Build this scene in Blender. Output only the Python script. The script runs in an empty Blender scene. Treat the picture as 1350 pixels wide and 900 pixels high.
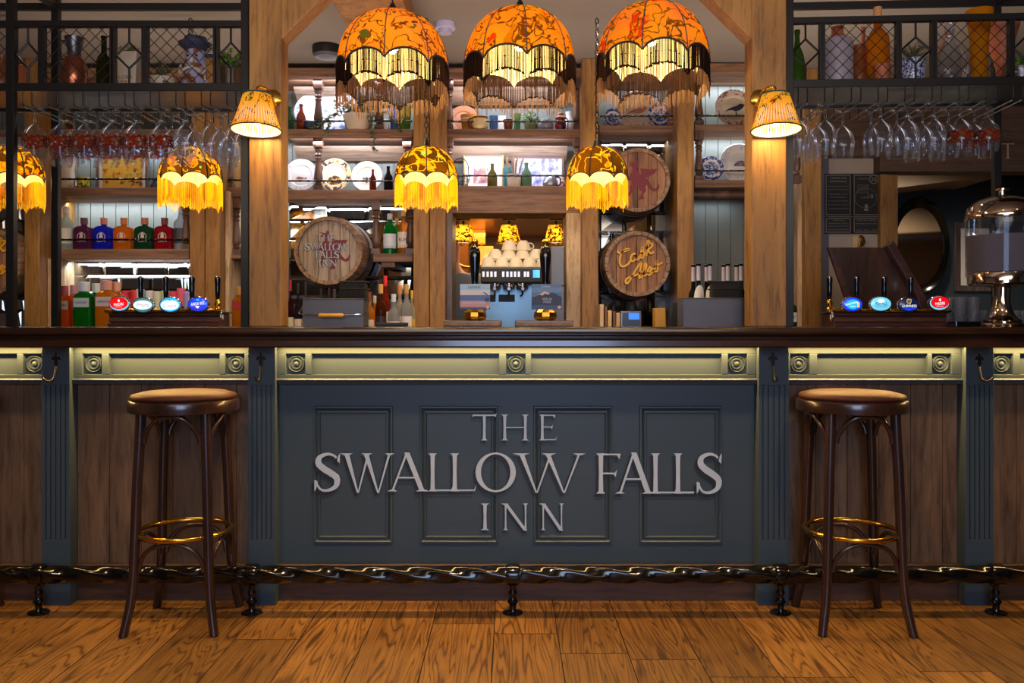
import bpy, bmesh, math, random
from math import sin, cos, pi, radians, sqrt
from mathutils import Vector, Matrix
random.seed(7)
SC = bpy.context.scene
COL = SC.collection
# ---------------------------------------------------------------- camera
F, CX, CY, H = 1120.0, 672.0, 425.0, 1.12          # focal length and principal point in 1350x900 pixels, eye height
cam = bpy.data.cameras.new('camera'); cam_o = bpy.data.objects.new('camera', cam); COL.objects.link(cam_o)
cam_o.location = (0, 0, H); cam_o.rotation_euler = (pi/2, 0, 0)
cam.sensor_width = 36; cam.lens = F/1350*36
cam.shift_x = (675-CX)/1350; cam.shift_y = -(450-CY)/1350
cam.clip_start = 0.05
SC.camera = cam_o
SC.view_settings.view_transform = 'Standard'; SC.view_settings.look = 'None'
SC.view_settings.gamma = 1; SC.view_settings.use_curve_mapping = False
SC.view_settings.exposure = 0.0
SC.cycles.use_denoising = True
SC.cycles.max_bounces = 9; SC.cycles.diffuse_bounces = 3; SC.cycles.glossy_bounces = 3
SC.cycles.transmission_bounces = 6; SC.cycles.transparent_max_bounces = 14
SC.cycles.caustics_reflective = False; SC.cycles.caustics_refractive = False
SC.cycles.sample_clamp_indirect = 4
W = bpy.data.worlds.new('world'); SC.world = W; W.use_nodes = True
W.node_tree.nodes['Background'].inputs[0].default_value = (.9, .85, .8, 1)
W.node_tree.nodes['Background'].inputs[1].default_value = .25

def X(px, D): return (px-CX)/F*D
def Z(py, D): return H-(py-CY)/F*D

def area(name, loc, size, power, col, rot=(0, 0, 0), spread=180):
    l = bpy.data.lights.new(name, 'AREA'); l.shape = 'RECTANGLE'; l.size, l.size_y = size
    l.energy = power; l.color = col; l.spread = radians(spread)
    o = bpy.data.objects.new(name, l); o.location = loc; o.rotation_euler = rot; COL.objects.link(o); return o
def point(name, loc, power, col, r=.03, parent=None):
    l = bpy.data.lights.new(name, 'POINT'); l.energy = power; l.color = col; l.shadow_soft_size = r
    o = bpy.data.objects.new(name, l); o.location = loc; COL.objects.link(o); o.parent = parent; return o
def spot(name, loc, power, col, ang=110, blend=.6, r=.06, rot=(0, 0, 0)):
    l = bpy.data.lights.new(name, 'SPOT'); l.energy = power; l.color = col; l.shadow_soft_size = r
    l.spot_size = radians(ang); l.spot_blend = blend
    o = bpy.data.objects.new(name, l); o.location = loc; o.rotation_euler = rot; COL.objects.link(o); return o

WARM = (1, .62, .30); COOL = (.80, .88, 1.0); LED = (1, .565, .18)
# ceiling downlights over the customers' side
for x in (-2.6, -1.3, 0, 1.3, 2.6):
    spot('downlight_lamp', (x, 1.95, 2.56), {0: 74, 1.3: 60, 2.6: 34}[abs(x)], (1, .66, .38), ang=125, blend=.8, r=.07)
# daylight from the window behind the camera
area('window_daylight', (0.2, -2.35, 1.55), (1.7, 1.5), 80, (.45, .62, 1.0), rot=(radians(90), 0, 0))
# added fill from the customers' side, stands for no particular lamp
area('fill_room', (0, -1.6, 2.2), (4.0, .6), 26, (1, .84, .70), rot=(radians(98), 0, 0))
area('fill_ceiling_front', (0, 1.0, 1.9), (4.4, .4), 34, (1, .86, .72), rot=(radians(128), 0, 0), spread=120)  # added fill aimed upwards to brighten the ceiling, no fitting there
area('fill_ceiling_aisle', (0, 4.15, 1.55), (4.6, .3), 24, (1, .84, .70), rot=(pi, 0, 0), spread=150)  # unseen floating fill, added to lift the ceiling above the aisle
# LED tape under the counter overhang, one run per bay
BAYS = [(-2.6, -1.853), (-1.742, -1.036), (-.928, .985), (1.105, 1.805), (1.916, 2.7)]
for a, b in BAYS:
    area('counter_led', ((a+b)/2, 3.366, 1.0245), (b-a-.02, .012), 8.6*(b-a), LED, rot=(radians(-8), 0, 0))
# soft light of the service side (spots above the aisle)
for x in (-2.2, -.9, .4, 1.5):
    spot('aisle_lamp', (x, 4.05, 2.57), 20, (1, .74, .5), ang=130, blend=.8, r=.06)
spot('side_room_lamp', (2.9, 5.9, 2.5), 110, (1, .8, .6), ang=150, blend=.8, r=.08)

# ---------------------------------------------------------------- colour and materials
def S(r, g, b):
    def c(v):
        v /= 255.0
        return v/12.92 if v <= .04045 else ((v+.055)/1.055)**2.4
    return (c(r), c(g), c(b), 1)
def nodes(name):
    m = bpy.data.materials.new(name); m.use_nodes = True; nt = m.node_tree
    return m, nt, nt.nodes['Principled BSDF']
def N(nt, t, **kw):
    n = nt.nodes.new(t)
    for k, v in kw.items():
        if k.startswith('i_'): n.inputs[int(k[2:]) if k[2:].isdigit() else k[2:]].default_value = v
        else: setattr(n, k, v)
    return n
def mat(name, col, rough=.5, metal=0, emis=None, es=1, coat=0, spec=.5, bump=0, bscale=80, var=0):
    m, nt, p = nodes(name)
    p.inputs['Base Color'].default_value = col; p.inputs['Roughness'].default_value = rough
    p.inputs['Metallic'].default_value = metal; p.inputs['Coat Weight'].default_value = coat
    p.inputs['Specular IOR Level'].default_value = spec
    if emis: p.inputs['Emission Color'].default_value = emis; p.inputs['Emission Strength'].default_value = es
    tc = N(nt, 'ShaderNodeTexCoord')
    if var:
        n = N(nt, 'ShaderNodeTexNoise', i_Scale=bscale*.15, i_Detail=4.0); nt.links.new(tc.outputs['Object'], n.inputs['Vector'])
        mx = N(nt, 'ShaderNodeMix', data_type='RGBA'); nt.links.new(n.outputs['Fac'], mx.inputs[0])
        mx.inputs[6].default_value = tuple(c*(1-var) for c in col[:3])+(1,); mx.inputs[7].default_value = tuple(min(1, c*(1+var)) for c in col[:3])+(1,)
        nt.links.new(mx.outputs[2], p.inputs['Base Color'])
    if bump:
        n = N(nt, 'ShaderNodeTexNoise', i_Scale=float(bscale), i_Detail=3.0); nt.links.new(tc.outputs['Object'], n.inputs['Vector'])
        b = N(nt, 'ShaderNodeBump', i_Strength=bump, i_Distance=.002); nt.links.new(n.outputs['Fac'], b.inputs['Height']); nt.links.new(b.outputs[0], p.inputs['Normal'])
    return m
def ramp(nt, src, stops, interp='LINEAR'):
    r = N(nt, 'ShaderNodeValToRGB'); r.color_ramp.interpolation = interp
    e = r.color_ramp.elements
    while len(e) < len(stops): e.new(.5)
    for k, (p, c) in enumerate(stops): e[k].position = p; e[k].color = c
    nt.links.new(src, r.inputs['Fac']); return r
def wood(name, c1, c2, c3, axis='z', scale=1.0, rough=.5, bump=.3, coat=0, stretch=14, seed=0.0):
    """c1 dark grain, c2 mid, c3 light; grain runs along axis"""
    m, nt, p = nodes(name)
    tc = N(nt, 'ShaderNodeTexCoord'); oi = N(nt, 'ShaderNodeObjectInfo')
    add = N(nt, 'ShaderNodeVectorMath', operation='ADD'); nt.links.new(tc.outputs['Object'], add.inputs[0])
    ml = N(nt, 'ShaderNodeMath', operation='MULTIPLY', i_1=9.7); nt.links.new(oi.outputs['Random'], ml.inputs[0])
    nt.links.new(ml.outputs[0], add.inputs[1])
    s = [stretch*scale]*3; s['xyz'.index(axis)] = 1.1*scale
    mp = N(nt, 'ShaderNodeMapping'); mp.inputs['Scale'].default_value = s; mp.inputs['Location'].default_value = (seed, seed*.7, seed*.3)
    nt.links.new(add.outputs[0], mp.inputs['Vector'])
    n1 = N(nt, 'ShaderNodeTexNoise', i_Scale=1.0, i_Detail=5.0, i_Roughness=.62, i_Distortion=.9); nt.links.new(mp.outputs[0], n1.inputs['Vector'])
    n2 = N(nt, 'ShaderNodeTexNoise', i_Scale=5.0, i_Detail=3.0, i_Roughness=.7); nt.links.new(mp.outputs[0], n2.inputs['Vector'])
    r = ramp(nt, n1.outputs['Fac'], [(.28, c1), (.47, c2), (.68, c3)])
    dk = ramp(nt, n2.outputs['Fac'], [(.33, (.45, .42, .4, 1)), (.5, (1, 1, 1, 1))])
    mx = N(nt, 'ShaderNodeMix', data_type='RGBA', blend_type='MULTIPLY'); mx.inputs[0].default_value = .8
    nt.links.new(r.outputs[0], mx.inputs[6]); nt.links.new(dk.outputs[0], mx.inputs[7])
    nt.links.new(mx.outputs[2], p.inputs['Base Color'])
    p.inputs['Roughness'].default_value = rough; p.inputs['Coat Weight'].default_value = coat; p.inputs['Coat Roughness'].default_value = .12
    if bump:
        b = N(nt, 'ShaderNodeBump', i_Strength=bump, i_Distance=.0015); nt.links.new(n2.outputs['Fac'], b.inputs['Height']); nt.links.new(b.outputs[0], p.inputs['Normal'])
    return m
def glass(name, col, opac=.5, gl=.9, edge=.35, film=.85, rim=0):
    """cheap thin coloured glass: clear + tinted body + mirror film at grazing angles"""
    m, nt, p = nodes(name); nt.nodes.remove(p); out = nt.nodes['Material Output']
    tr = N(nt, 'ShaderNodeBsdfTransparent', i_Color=tuple(.25+.75*c for c in col[:3])+(1,))
    df = N(nt, 'ShaderNodeBsdfDiffuse', i_Color=col); tl = N(nt, 'ShaderNodeBsdfTranslucent', i_Color=col)
    m1 = N(nt, 'ShaderNodeMixShader', i_0=.5); nt.links.new(df.outputs[0], m1.inputs[1]); nt.links.new(tl.outputs[0], m1.inputs[2])
    m2 = N(nt, 'ShaderNodeMixShader', i_0=opac); nt.links.new(tr.outputs[0], m2.inputs[1]); nt.links.new(m1.outputs[0], m2.inputs[2])
    lw = N(nt, 'ShaderNodeLayerWeight', i_Blend=edge); gs = N(nt, 'ShaderNodeBsdfGlossy', i_Roughness=.04, i_Color=(gl, gl, gl, 1))
    m3 = N(nt, 'ShaderNodeMixShader'); fm = N(nt, 'ShaderNodeMath', operation='MULTIPLY', i_1=film); nt.links.new(lw.outputs['Fresnel'], fm.inputs[0]); nt.links.new(fm.outputs[0], m3.inputs[0])
    if rim:
        pw = N(nt, 'ShaderNodeMath', operation='POWER', i_1=4.0); nt.links.new(lw.outputs['Facing'], pw.inputs[0])
        ma = N(nt, 'ShaderNodeMath', operation='MULTIPLY_ADD', i_1=rim, i_2=opac); nt.links.new(pw.outputs[0], ma.inputs[0]); nt.links.new(ma.outputs[0], m2.inputs[0])
    nt.links.new(m2.outputs[0], m3.inputs[1]); nt.links.new(gs.outputs[0], m3.inputs[2]); nt.links.new(m3.outputs[0], out.inputs['Surface'])
    return m
def cloth(name, stops, trans=.55, pattern=None, scale=9.0):
    """light-transmitting lampshade fabric with a printed floral pattern"""
    m, nt, p = nodes(name); nt.nodes.remove(p); out = nt.nodes['Material Output']
    tc = N(nt, 'ShaderNodeTexCoord'); oi = N(nt, 'ShaderNodeObjectInfo')
    add = N(nt, 'ShaderNodeVectorMath', operation='ADD'); nt.links.new(tc.outputs['Object'], add.inputs[0])
    ml = N(nt, 'ShaderNodeMath', operation='MULTIPLY', i_1=5.3); nt.links.new(oi.outputs['Random'], ml.inputs[0]); nt.links.new(ml.outputs[0], add.inputs[1])
    n0 = N(nt, 'ShaderNodeTexNoise', i_Scale=scale*.5, i_Detail=1.0); nt.links.new(add.outputs[0], n0.inputs['Vector'])
    cur = ramp(nt, n0.outputs['Fac'], stops).outputs[0]
    if pattern:
        wp = N(nt, 'ShaderNodeTexNoise', i_Scale=scale*1.4, i_Detail=2.0); nt.links.new(add.outputs[0], wp.inputs['Vector'])
        va = N(nt, 'ShaderNodeMix', data_type='VECTOR'); va.inputs[0].default_value = .12
        nt.links.new(add.outputs[0], va.inputs[4]); nt.links.new(wp.outputs['Color'], va.inputs[5])
        for kind, sc, lo, hi, col in pattern:
            if kind == 'bloom':
                t = N(nt, 'ShaderNodeTexVoronoi', i_Scale=sc); nt.links.new(va.outputs[1], t.inputs['Vector']); src = t.outputs['Distance']
                r = ramp(nt, src, [(lo, (1, 1, 1, 1)), (hi, (0, 0, 0, 1))], 'LINEAR')
            elif kind == 'ring':
                t = N(nt, 'ShaderNodeTexVoronoi', i_Scale=sc); nt.links.new(va.outputs[1], t.inputs['Vector']); src = t.outputs['Distance']
                r = ramp(nt, src, [(lo-.03, (0, 0, 0, 1)), (lo, (1, 1, 1, 1)), (hi, (1, 1, 1, 1)), (hi+.03, (0, 0, 0, 1))])
            else:      # vine: a thin ridge of noise
                t = N(nt, 'ShaderNodeTexNoise', i_Scale=sc, i_Detail=2.5, i_Distortion=.8); nt.links.new(add.outputs[0], t.inputs['Vector']); src = t.outputs['Fac']
                r = ramp(nt, src, [(lo-.012, (0, 0, 0, 1)), (lo, (1, 1, 1, 1)), (hi, (1, 1, 1, 1)), (hi+.012, (0, 0, 0, 1))])
            mx = N(nt, 'ShaderNodeMix', data_type='RGBA'); nt.links.new(r.outputs[0], mx.inputs[0]); nt.links.new(cur, mx.inputs[6]); mx.inputs[7].default_value = col
            cur = mx.outputs[2]
    df = N(nt, 'ShaderNodeBsdfDiffuse'); tl = N(nt, 'ShaderNodeBsdfTranslucent')
    nt.links.new(cur, df.inputs[0]); nt.links.new(cur, tl.inputs[0])
    ms = N(nt, 'ShaderNodeMixShader', i_0=trans); nt.links.new(df.outputs[0], ms.inputs[1]); nt.links.new(tl.outputs[0], ms.inputs[2]); nt.links.new(ms.outputs[0], out.inputs['Surface'])
    return m

M = {}
M['oak'] = wood('oak', S(112, 74, 32), S(148, 103, 46), S(170, 122, 58), rough=.55, stretch=11)
M['oakx'] = wood('oak_across', S(130, 86, 46), S(158, 108, 60), S(176, 126, 74), axis='x', rough=.55, stretch=11)
M['pine'] = wood('pine', S(170, 130, 90), S(206, 170, 126), S(225, 194, 150), rough=.6, stretch=7)
M['shelf'] = wood('shelf_board', S(84, 58, 42), S(128, 92, 68), S(156, 118, 90), axis='x', rough=.6, stretch=16)
M['valance'] = wood('valance_board', S(150, 122, 102), S(190, 164, 142), S(212, 188, 164), axis='x', rough=.6, stretch=16)
M['turned'] = wood('turned_wood', S(58, 38, 30), S(98, 68, 54), S(128, 94, 76), rough=.4, stretch=10)
M['boards'] = wood('bar_boards', S(66, 50, 36), S(102, 78, 56), S(126, 100, 74), rough=.55, stretch=9, bump=.5)
M['kick'] = wood('kickboard', S(34, 22, 18), S(58, 39, 31), S(84, 58, 44), axis='x', rough=.5, stretch=9)
M['top'] = wood('counter_wood', S(26, 14, 9), S(44, 25, 15), S(62, 37, 22), axis='x', rough=.25, stretch=9, coat=.6, bump=.1)
M['mahog'] = wood('mahogany', S(38, 18, 14), S(64, 32, 24), S(88, 46, 34), axis='x', rough=.35, coat=.3, bump=.1)
M['bent'] = wood('bentwood', S(30, 16, 12), S(44, 25, 19), S(58, 34, 26), rough=.28, coat=.5, bump=.05, stretch=8)
M['paint'] = mat('slate_paint', S(62, 76, 83), .42, bump=.12, bscale=60, spec=.4)
M['iron'] = mat('black_iron', S(30, 27, 26), .35, .3, bump=.1)
M['gloss'] = mat('gloss_black', S(10, 9, 9), .13, 0, coat=.3, spec=.4)
M['brass'] = mat('brass', S(205, 155, 60), .2, 1)
M['chrome'] = mat('chrome', S(205, 205, 210), .12, 1)
M['steel'] = mat('brushed_steel', S(88, 86, 88), .42, .7, bump=.2, bscale=40, var=.2)
M['white'] = mat('white_glaze', S(225, 222, 220), .25)
M['cream'] = mat('cream_glaze', S(222, 208, 182), .3, var=.1)
M['black'] = mat('matt_black', S(20, 19, 19), .6)
M['letter'] = mat('letter_paint', S(180, 198, 214), .5, var=.12, bscale=120)
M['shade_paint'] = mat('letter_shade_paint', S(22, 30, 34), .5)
M['leather'] = mat('brown_leather', S(70, 36, 26), .55, bump=.15, bscale=200, var=.2, spec=.18)
M['ceil'] = mat('ceiling_paint', S(132, 121, 111), .8, var=.04)
M['wallg'] = mat('greygreen_paint', S(106, 110, 102), .45)
M['wallc'] = mat('cream_wall', S(172, 154, 136), .8, var=.06)
M['teal'] = mat('dark_teal_paint', S(48, 60, 64), .6)
M['mirror'] = mat('smoked_mirror', S(140, 138, 134), .06, 1)
M['ivory'] = mat('ivory_card', S(224, 216, 202), .7)
M['shade_trim'] = mat('black_braid', S(26, 20, 20), .8)

# ---------------------------------------------------------------- mesh builder
class B:
    def __init__(s): s.v, s.f, s.mi, s.cur = [], [], [], 0
    def add(s, vs, fs):
        o = len(s.v); s.v += [tuple(p) for p in vs]; s.f += [[i+o for i in f] for f in fs]; s.mi += [s.cur]*len(fs); return s
    def mat(s, i): s.cur = i; return s
    def box(s, x0, x1, y0, y1, z0, z1):
        return s.add([(x0,y0,z0),(x1,y0,z0),(x1,y1,z0),(x0,y1,z0),(x0,y0,z1),(x1,y0,z1),(x1,y1,z1),(x0,y1,z1)],
                     [(0,3,2,1),(4,5,6,7),(0,1,5,4),(1,2,6,5),(2,3,7,6),(3,0,4,7)])
    def lathe(s, prof, c=(0,0,0), n=24, axis='z', sx=1, sy=1, cap=True):
        vs, fs = [], []
        for r, z in prof:
            for k in range(n):
                a = 2*pi*k/n; u, v = r*cos(a)*sx, r*sin(a)*sy
                p = (u, v, z) if axis == 'z' else ((u, z, v) if axis == 'y' else (z, u, v))
                vs.append((p[0]+c[0], p[1]+c[1], p[2]+c[2]))
        m = len(prof)
        for i in range(m-1):
            for k in range(n):
                k2 = (k+1) % n; fs.append((i*n+k, i*n+k2, (i+1)*n+k2, (i+1)*n+k))
        if cap:
            if prof[0][0] > 1e-5: fs.append(tuple(range(n))[::-1])
            if prof[-1][0] > 1e-5: fs.append(tuple((m-1)*n+k for k in range(n)))
        return s.add(vs, fs)
    def sphere(s, c, r, n=12, sz=1):
        return s.lathe([(max(1e-4, r*sin(pi*i/n)), -r*sz*cos(pi*i/n)) for i in range(n+1)], c, n=max(8, n), cap=False)
    def tube(s, pts, r, n=8, closed=False, sec=None, twist=0):
        pts = [Vector(p) for p in pts]; m = len(pts); vs, fs = [], []
        rs = r if isinstance(r, (list, tuple)) else [r]*m
        t0 = (pts[1]-pts[0]).normalized(); up = Vector((0, 0, 1)) if abs(t0.z) < .9 else Vector((1, 0, 0))
        nn = t0.cross(up).normalized()
        for i in range(m):
            if closed: t = (pts[(i+1) % m]-pts[i-1]).normalized()
            else: t = (pts[min(i+1, m-1)]-pts[max(i-1, 0)]).normalized()
            nn = (nn-t*nn.dot(t)).normalized(); bb = t.cross(nn)
            for k in range(n):
                a = 2*pi*k/n; q = rs[i]*(sec(a) if sec else 1); a2 = a+twist*i
                vs.append(pts[i]+nn*cos(a2)*q+bb*sin(a2)*q)
        R = m if closed else m-1
        for i in range(R):
            j = (i+1) % m
            for k in range(n):
                k2 = (k+1) % n; fs.append((i*n+k, i*n+k2, j*n+k2, j*n+k))
        if not closed: fs.append(tuple(range(n))[::-1]); fs.append(tuple((m-1)*n+k for k in range(n)))
        return s.add(vs, fs)
    def prism(s, poly, y0, y1):                 # polygon in the x-z plane pushed through y
        n = len(poly)
        vs = [(x, y0, z) for x, z in poly]+[(x, y1, z) for x, z in poly]
        fs = [tuple(range(n)), tuple(range(2*n-1, n-1, -1))]+[(i, n+i, n+(i+1) % n, (i+1) % n) for i in range(n)]
        return s.add(vs, fs)
    def prismx(s, poly, x0, x1):                # polygon in the y-z plane pushed through x
        n = len(poly)
        vs = [(x0, y, z) for y, z in poly]+[(x1, y, z) for y, z in poly]
        fs = [tuple(range(n)), tuple(range(2*n-1, n-1, -1))]+[(i, n+i, n+(i+1) % n, (i+1) % n) for i in range(n)]
        return s.add(vs, fs)
    def ribbon(s, pts, w, y0, y1):              # flat stroke of width w in x-z
        L = []; Rr = []
        ws = w if isinstance(w, (list, tuple)) else [w]*len(pts)
        for i, (x, z) in enumerate(pts):
            a = pts[max(i-1, 0)]; b = pts[min(i+1, len(pts)-1)]; dx, dz = b[0]-a[0], b[1]-a[1]; l = math.hypot(dx, dz) or 1
            nx, nz = -dz/l*ws[i]/2, dx/l*ws[i]/2; L.append((x+nx, z+nz)); Rr.append((x-nx, z-nz))
        m = len(pts); s.rb = getattr(s, 'rb', 0)+1; y0 = y0-s.rb*4e-5
        vs = [(p[0], y0, p[1]) for p in L]+[(p[0], y0, p[1]) for p in Rr]+[(p[0], y1, p[1]) for p in L]+[(p[0], y1, p[1]) for p in Rr]; fs = []
        for i in range(m-1): fs += [(i, m+i, m+i+1, i+1), (2*m+i, 2*m+i+1, i+1, i), (3*m+i, m+i, m+i+1, 3*m+i+1)]
        return s.add(vs, fs)
    def xf(s, mtx): s.v = [tuple(mtx @ Vector(p)) for p in s.v]; return s
    def build(s, name, m, parent=None, smooth=False, bevel=0, ang=35, seg=2, loc=None):
        me = bpy.data.meshes.new(name); me.from_pydata(s.v, [], s.f)
        for x in (m if isinstance(m, (list, tuple)) else [m]): me.materials.append(M[x] if isinstance(x, str) else x)
        me.polygons.foreach_set('material_index', s.mi)
        bm = bmesh.new(); bm.from_mesh(me); bmesh.ops.recalc_face_normals(bm, faces=bm.faces); bm.to_mesh(me); bm.free()
        if smooth: me.shade_smooth(); me.set_sharp_from_angle(angle=radians(ang))
        o = bpy.data.objects.new(name, me); COL.objects.link(o)
        if parent: o.parent = parent
        if loc: o.location = loc
        if bevel:
            b = o.modifiers.new('bevel', 'BEVEL'); b.width = bevel; b.segments = seg; b.limit_method = 'ANGLE'; b.angle_limit = radians(40)
        return o

def tag(o, label, cat, group=None):
    o['label'] = label; o['category'] = cat
    if group: o['group'] = group
    return o
def thing(name, label, cat, loc=(0,0,0), rz=0, group=None):
    o = bpy.data.objects.new(name, None); COL.objects.link(o); o.location = loc; o.rotation_euler = (0, 0, rz)
    o.empty_display_size = .05
    return tag(o, label, cat, group)
def struct(o): o['kind'] = 'structure'; return o
def copy_tree(o, parent=None):
    c = o.copy(); COL.objects.link(c); c.parent = parent
    for ch in [q for q in o.children]: copy_tree(ch, c)
    return c
def dup(root, loc, rz=None, label=None, group=None, scale=None):
    c = copy_tree(root); c.location = loc
    if rz is not None: c.rotation_euler = (0, 0, rz)
    if label: c['label'] = label
    if group: c['group'] = group
    if scale: c.scale = (scale,)*3
    return c
def catmull(P, k=6, closed=False):
    out = []; n = len(P); seg = n if closed else n-1
    for i in range(seg):
        g = (lambda j: P[j % n]) if closed else (lambda j: P[min(max(j, 0), n-1)])
        p0, p1, p2, p3 = [Vector(g(i+d)) for d in (-1, 0, 1, 2)]
        for j in range(k):
            t = j/k; out.append(tuple(.5*((2*p1)+(-p0+p2)*t+(2*p0-5*p1+4*p2-p3)*t*t+(-p0+3*p1-3*p2+p3)*t**3)))
    if not closed: out.append(tuple(P[-1]))
    return out
_ord = ['first', 'second', 'third', 'fourth', 'fifth', 'sixth', 'seventh', 'eighth', 'ninth', 'tenth', 'eleventh', 'twelfth']

# ---------------------------------------------------------------- roman capitals (height 1)
def glyph(ch, kw=1.0):
    P = []; tk, tn, sr = .112*kw, .044*kw, .05
    def stem(x, w=tk, y0=0, y1=1, s=sr, bot=True, top=True):
        P.append([(x-w/2-(s if bot else 0), y0), (x+w/2+(s if bot else 0), y0), (x+w/2, y0+.06), (x+w/2-.008, .5), (x+w/2, y1-.06), (x+w/2+(s if top else 0), y1), (x-w/2-(s if top else 0), y1), (x-w/2, y1-.06), (x-w/2+.008, .5), (x-w/2, y0+.06)])
    def diag(x0, y0, x1, y1, w, tp=1): P.append([(x0-w/2*tp, y0), (x0+w/2*tp, y0), (x1+w/2, y1), (x1-w/2, y1)])
    def serif(x, y, w): P.append([(x-w, y), (x+w, y), (x+w*.35, y+(.05 if y < .5 else -.05)), (x-w*.35, y+(.05 if y < .5 else -.05))])
    def arm(x0, x1, y, up=0, dn=0, t=tn): P.append([(x0, y-t/2), (x1-.06, y-t/2), (x1-.01, y-t/2-dn), (x1+.02, y+t/2+up), (x1-.03, y+t/2), (x0, y+t/2)])
    if ch == 'T':
        stem(.36, top=False)
        P.append([(.0, .90), (.05, .945), (.67, .945), (.70, .90), (.74, 1.03), (.66, 1), (.06, 1), (.0, 1.0)])
    elif ch == 'H': stem(.13); stem(.67); arm(.13, .67, .5); 
    elif ch == 'E': stem(.13); arm(.13, .55, .972, 0, .1); arm(.13, .47, .52, .07, .07); arm(.13, .6, .028, .12, 0)
    elif ch == 'F': stem(.13); arm(.13, .55, .972, 0, .1); arm(.13, .47, .50, .07, .07)
    elif ch == 'L': stem(.13); arm(.13, .6, .028, .13, 0)
    elif ch == 'I': stem(.13)
    elif ch == 'N':
        stem(.10, .06); stem(.76, .06, bot=False); diag(.76, -.02, .10, 1, .14*kw); serif(.08, 1, .12)
    elif ch == 'A':
        diag(.08, 0, .40, 1.02, .055*kw); diag(.74, 0, .40, 1.02, .135*kw); arm(.2, .62, .36, 0, 0); serif(.08, 0, .11); serif(.74, 0, .15)
    elif ch == 'W':
        diag(.365, -.04, .10, 1, .13*kw, .3); diag(.375, -.04, .62, 1, .06*kw, .6); diag(.845, -.04, .56, 1, .13*kw, .3); diag(.855, -.04, 1.12, 1, .06*kw, .6)
        serif(.10, 1, .15); serif(.58, 1, .13); serif(1.12, 1, .11)
    elif ch == 'O':
        n = 40
        for i in range(n):
            q = []
            for a, s in ((2*pi*i/n, 1), (2*pi*(i+1)/n, 1), (2*pi*(i+1)/n, 0), (2*pi*i/n, 0)):
                rx, rz = (.5, .52) if s else (.365, .475)
                q.append((.5+rx*cos(a)+(0 if s else .0), .5+rz*sin(a)))
            P.append(q)
    elif ch == 'S':
        pts = catmull([(.52, .80), (.44, .93), (.29, .98), (.12, .90), (.09, .74), (.20, .60), (.36, .48), (.49, .34), (.47, .14), (.31, .03), (.14, .05), (.04, .22)], 5)
        n = len(pts)-1; L, R = [], []
        for i, p in enumerate(pts):
            a, b = pts[max(i-1, 0)], pts[min(i+1, n)]; dx, dz = b[0]-a[0], b[1]-a[1]; l = math.hypot(dx, dz)
            w = .045+.115*sin(pi*i/n)**2.2+(.03 if i in (0, n) else 0)
            L.append((p[0]-dz/l*w/2, p[1]+dx/l*w/2)); R.append((p[0]+dz/l*w/2, p[1]-dx/l*w/2))
        for i in range(n): P.append([L[i], R[i], R[i+1], L[i+1]])
        P.append([(.50, .80), (.55, .74), (.56, 1.0), (.52, .93)]); P.append([(.0, .0), (.04, .06), (.07, .27), (.0, .3)])
    return P
def write(b, ch, x0, x1, z0, z1, y0, y1):
    g = glyph(ch); wn = (max(p[0] for q in g for p in q)-min(p[0] for q in g for p in q))*(z1-z0); g = glyph(ch, min(1.6, max(.6, wn/(x1-x0)))); lo = min(p[0] for q in g for p in q); hi = max(p[0] for q in g for p in q)
    for k, q in enumerate(g): e = k*2e-5; b.prism([(x0+(p[0]-lo)/(hi-lo)*(x1-x0), z0+p[1]*(z1-z0)) for p in q], y0-e, y1)
_tc = {}
def text_mesh(b, txt, cx, cz, w, h, y, ang=0, shear=0, d=.0012):
    """small lettering from the built-in font, fitted into w x h, facing -y"""
    key = (txt, shear)
    if key not in _tc:
        c = bpy.data.curves.new('t', 'FONT'); c.body = txt; c.align_x = 'CENTER'; c.resolution_u = 2; c.shear = shear; c.space_line = .9
        o = bpy.data.objects.new('t', c); COL.objects.link(o); dg = bpy.context.evaluated_depsgraph_get(); dg.update()
        me = bpy.data.meshes.new_from_object(o.evaluated_get(dg)); vs = [tuple(v.co) for v in me.vertices]; fs = [tuple(p.vertices) for p in me.polygons]
        bpy.data.objects.remove(o); bpy.data.meshes.remove(me); bpy.data.curves.remove(c); _tc[key] = (vs, fs)
    vs, fs = _tc[key]; xs = [v[0] for v in vs]; zs = [v[1] for v in vs]
    mx, mz = (min(xs)+max(xs))/2, (min(zs)+max(zs))/2; sx = w/(max(xs)-min(xs)); sz = h/(max(zs)-min(zs))
    out = []
    for v in vs:
        u, t = (v[0]-mx)*sx, (v[1]-mz)*sz; out.append((cx+u*cos(ang)-t*sin(ang), y, cz+u*sin(ang)+t*cos(ang)))
    n = len(out)
    b.add(out, fs); return b

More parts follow.
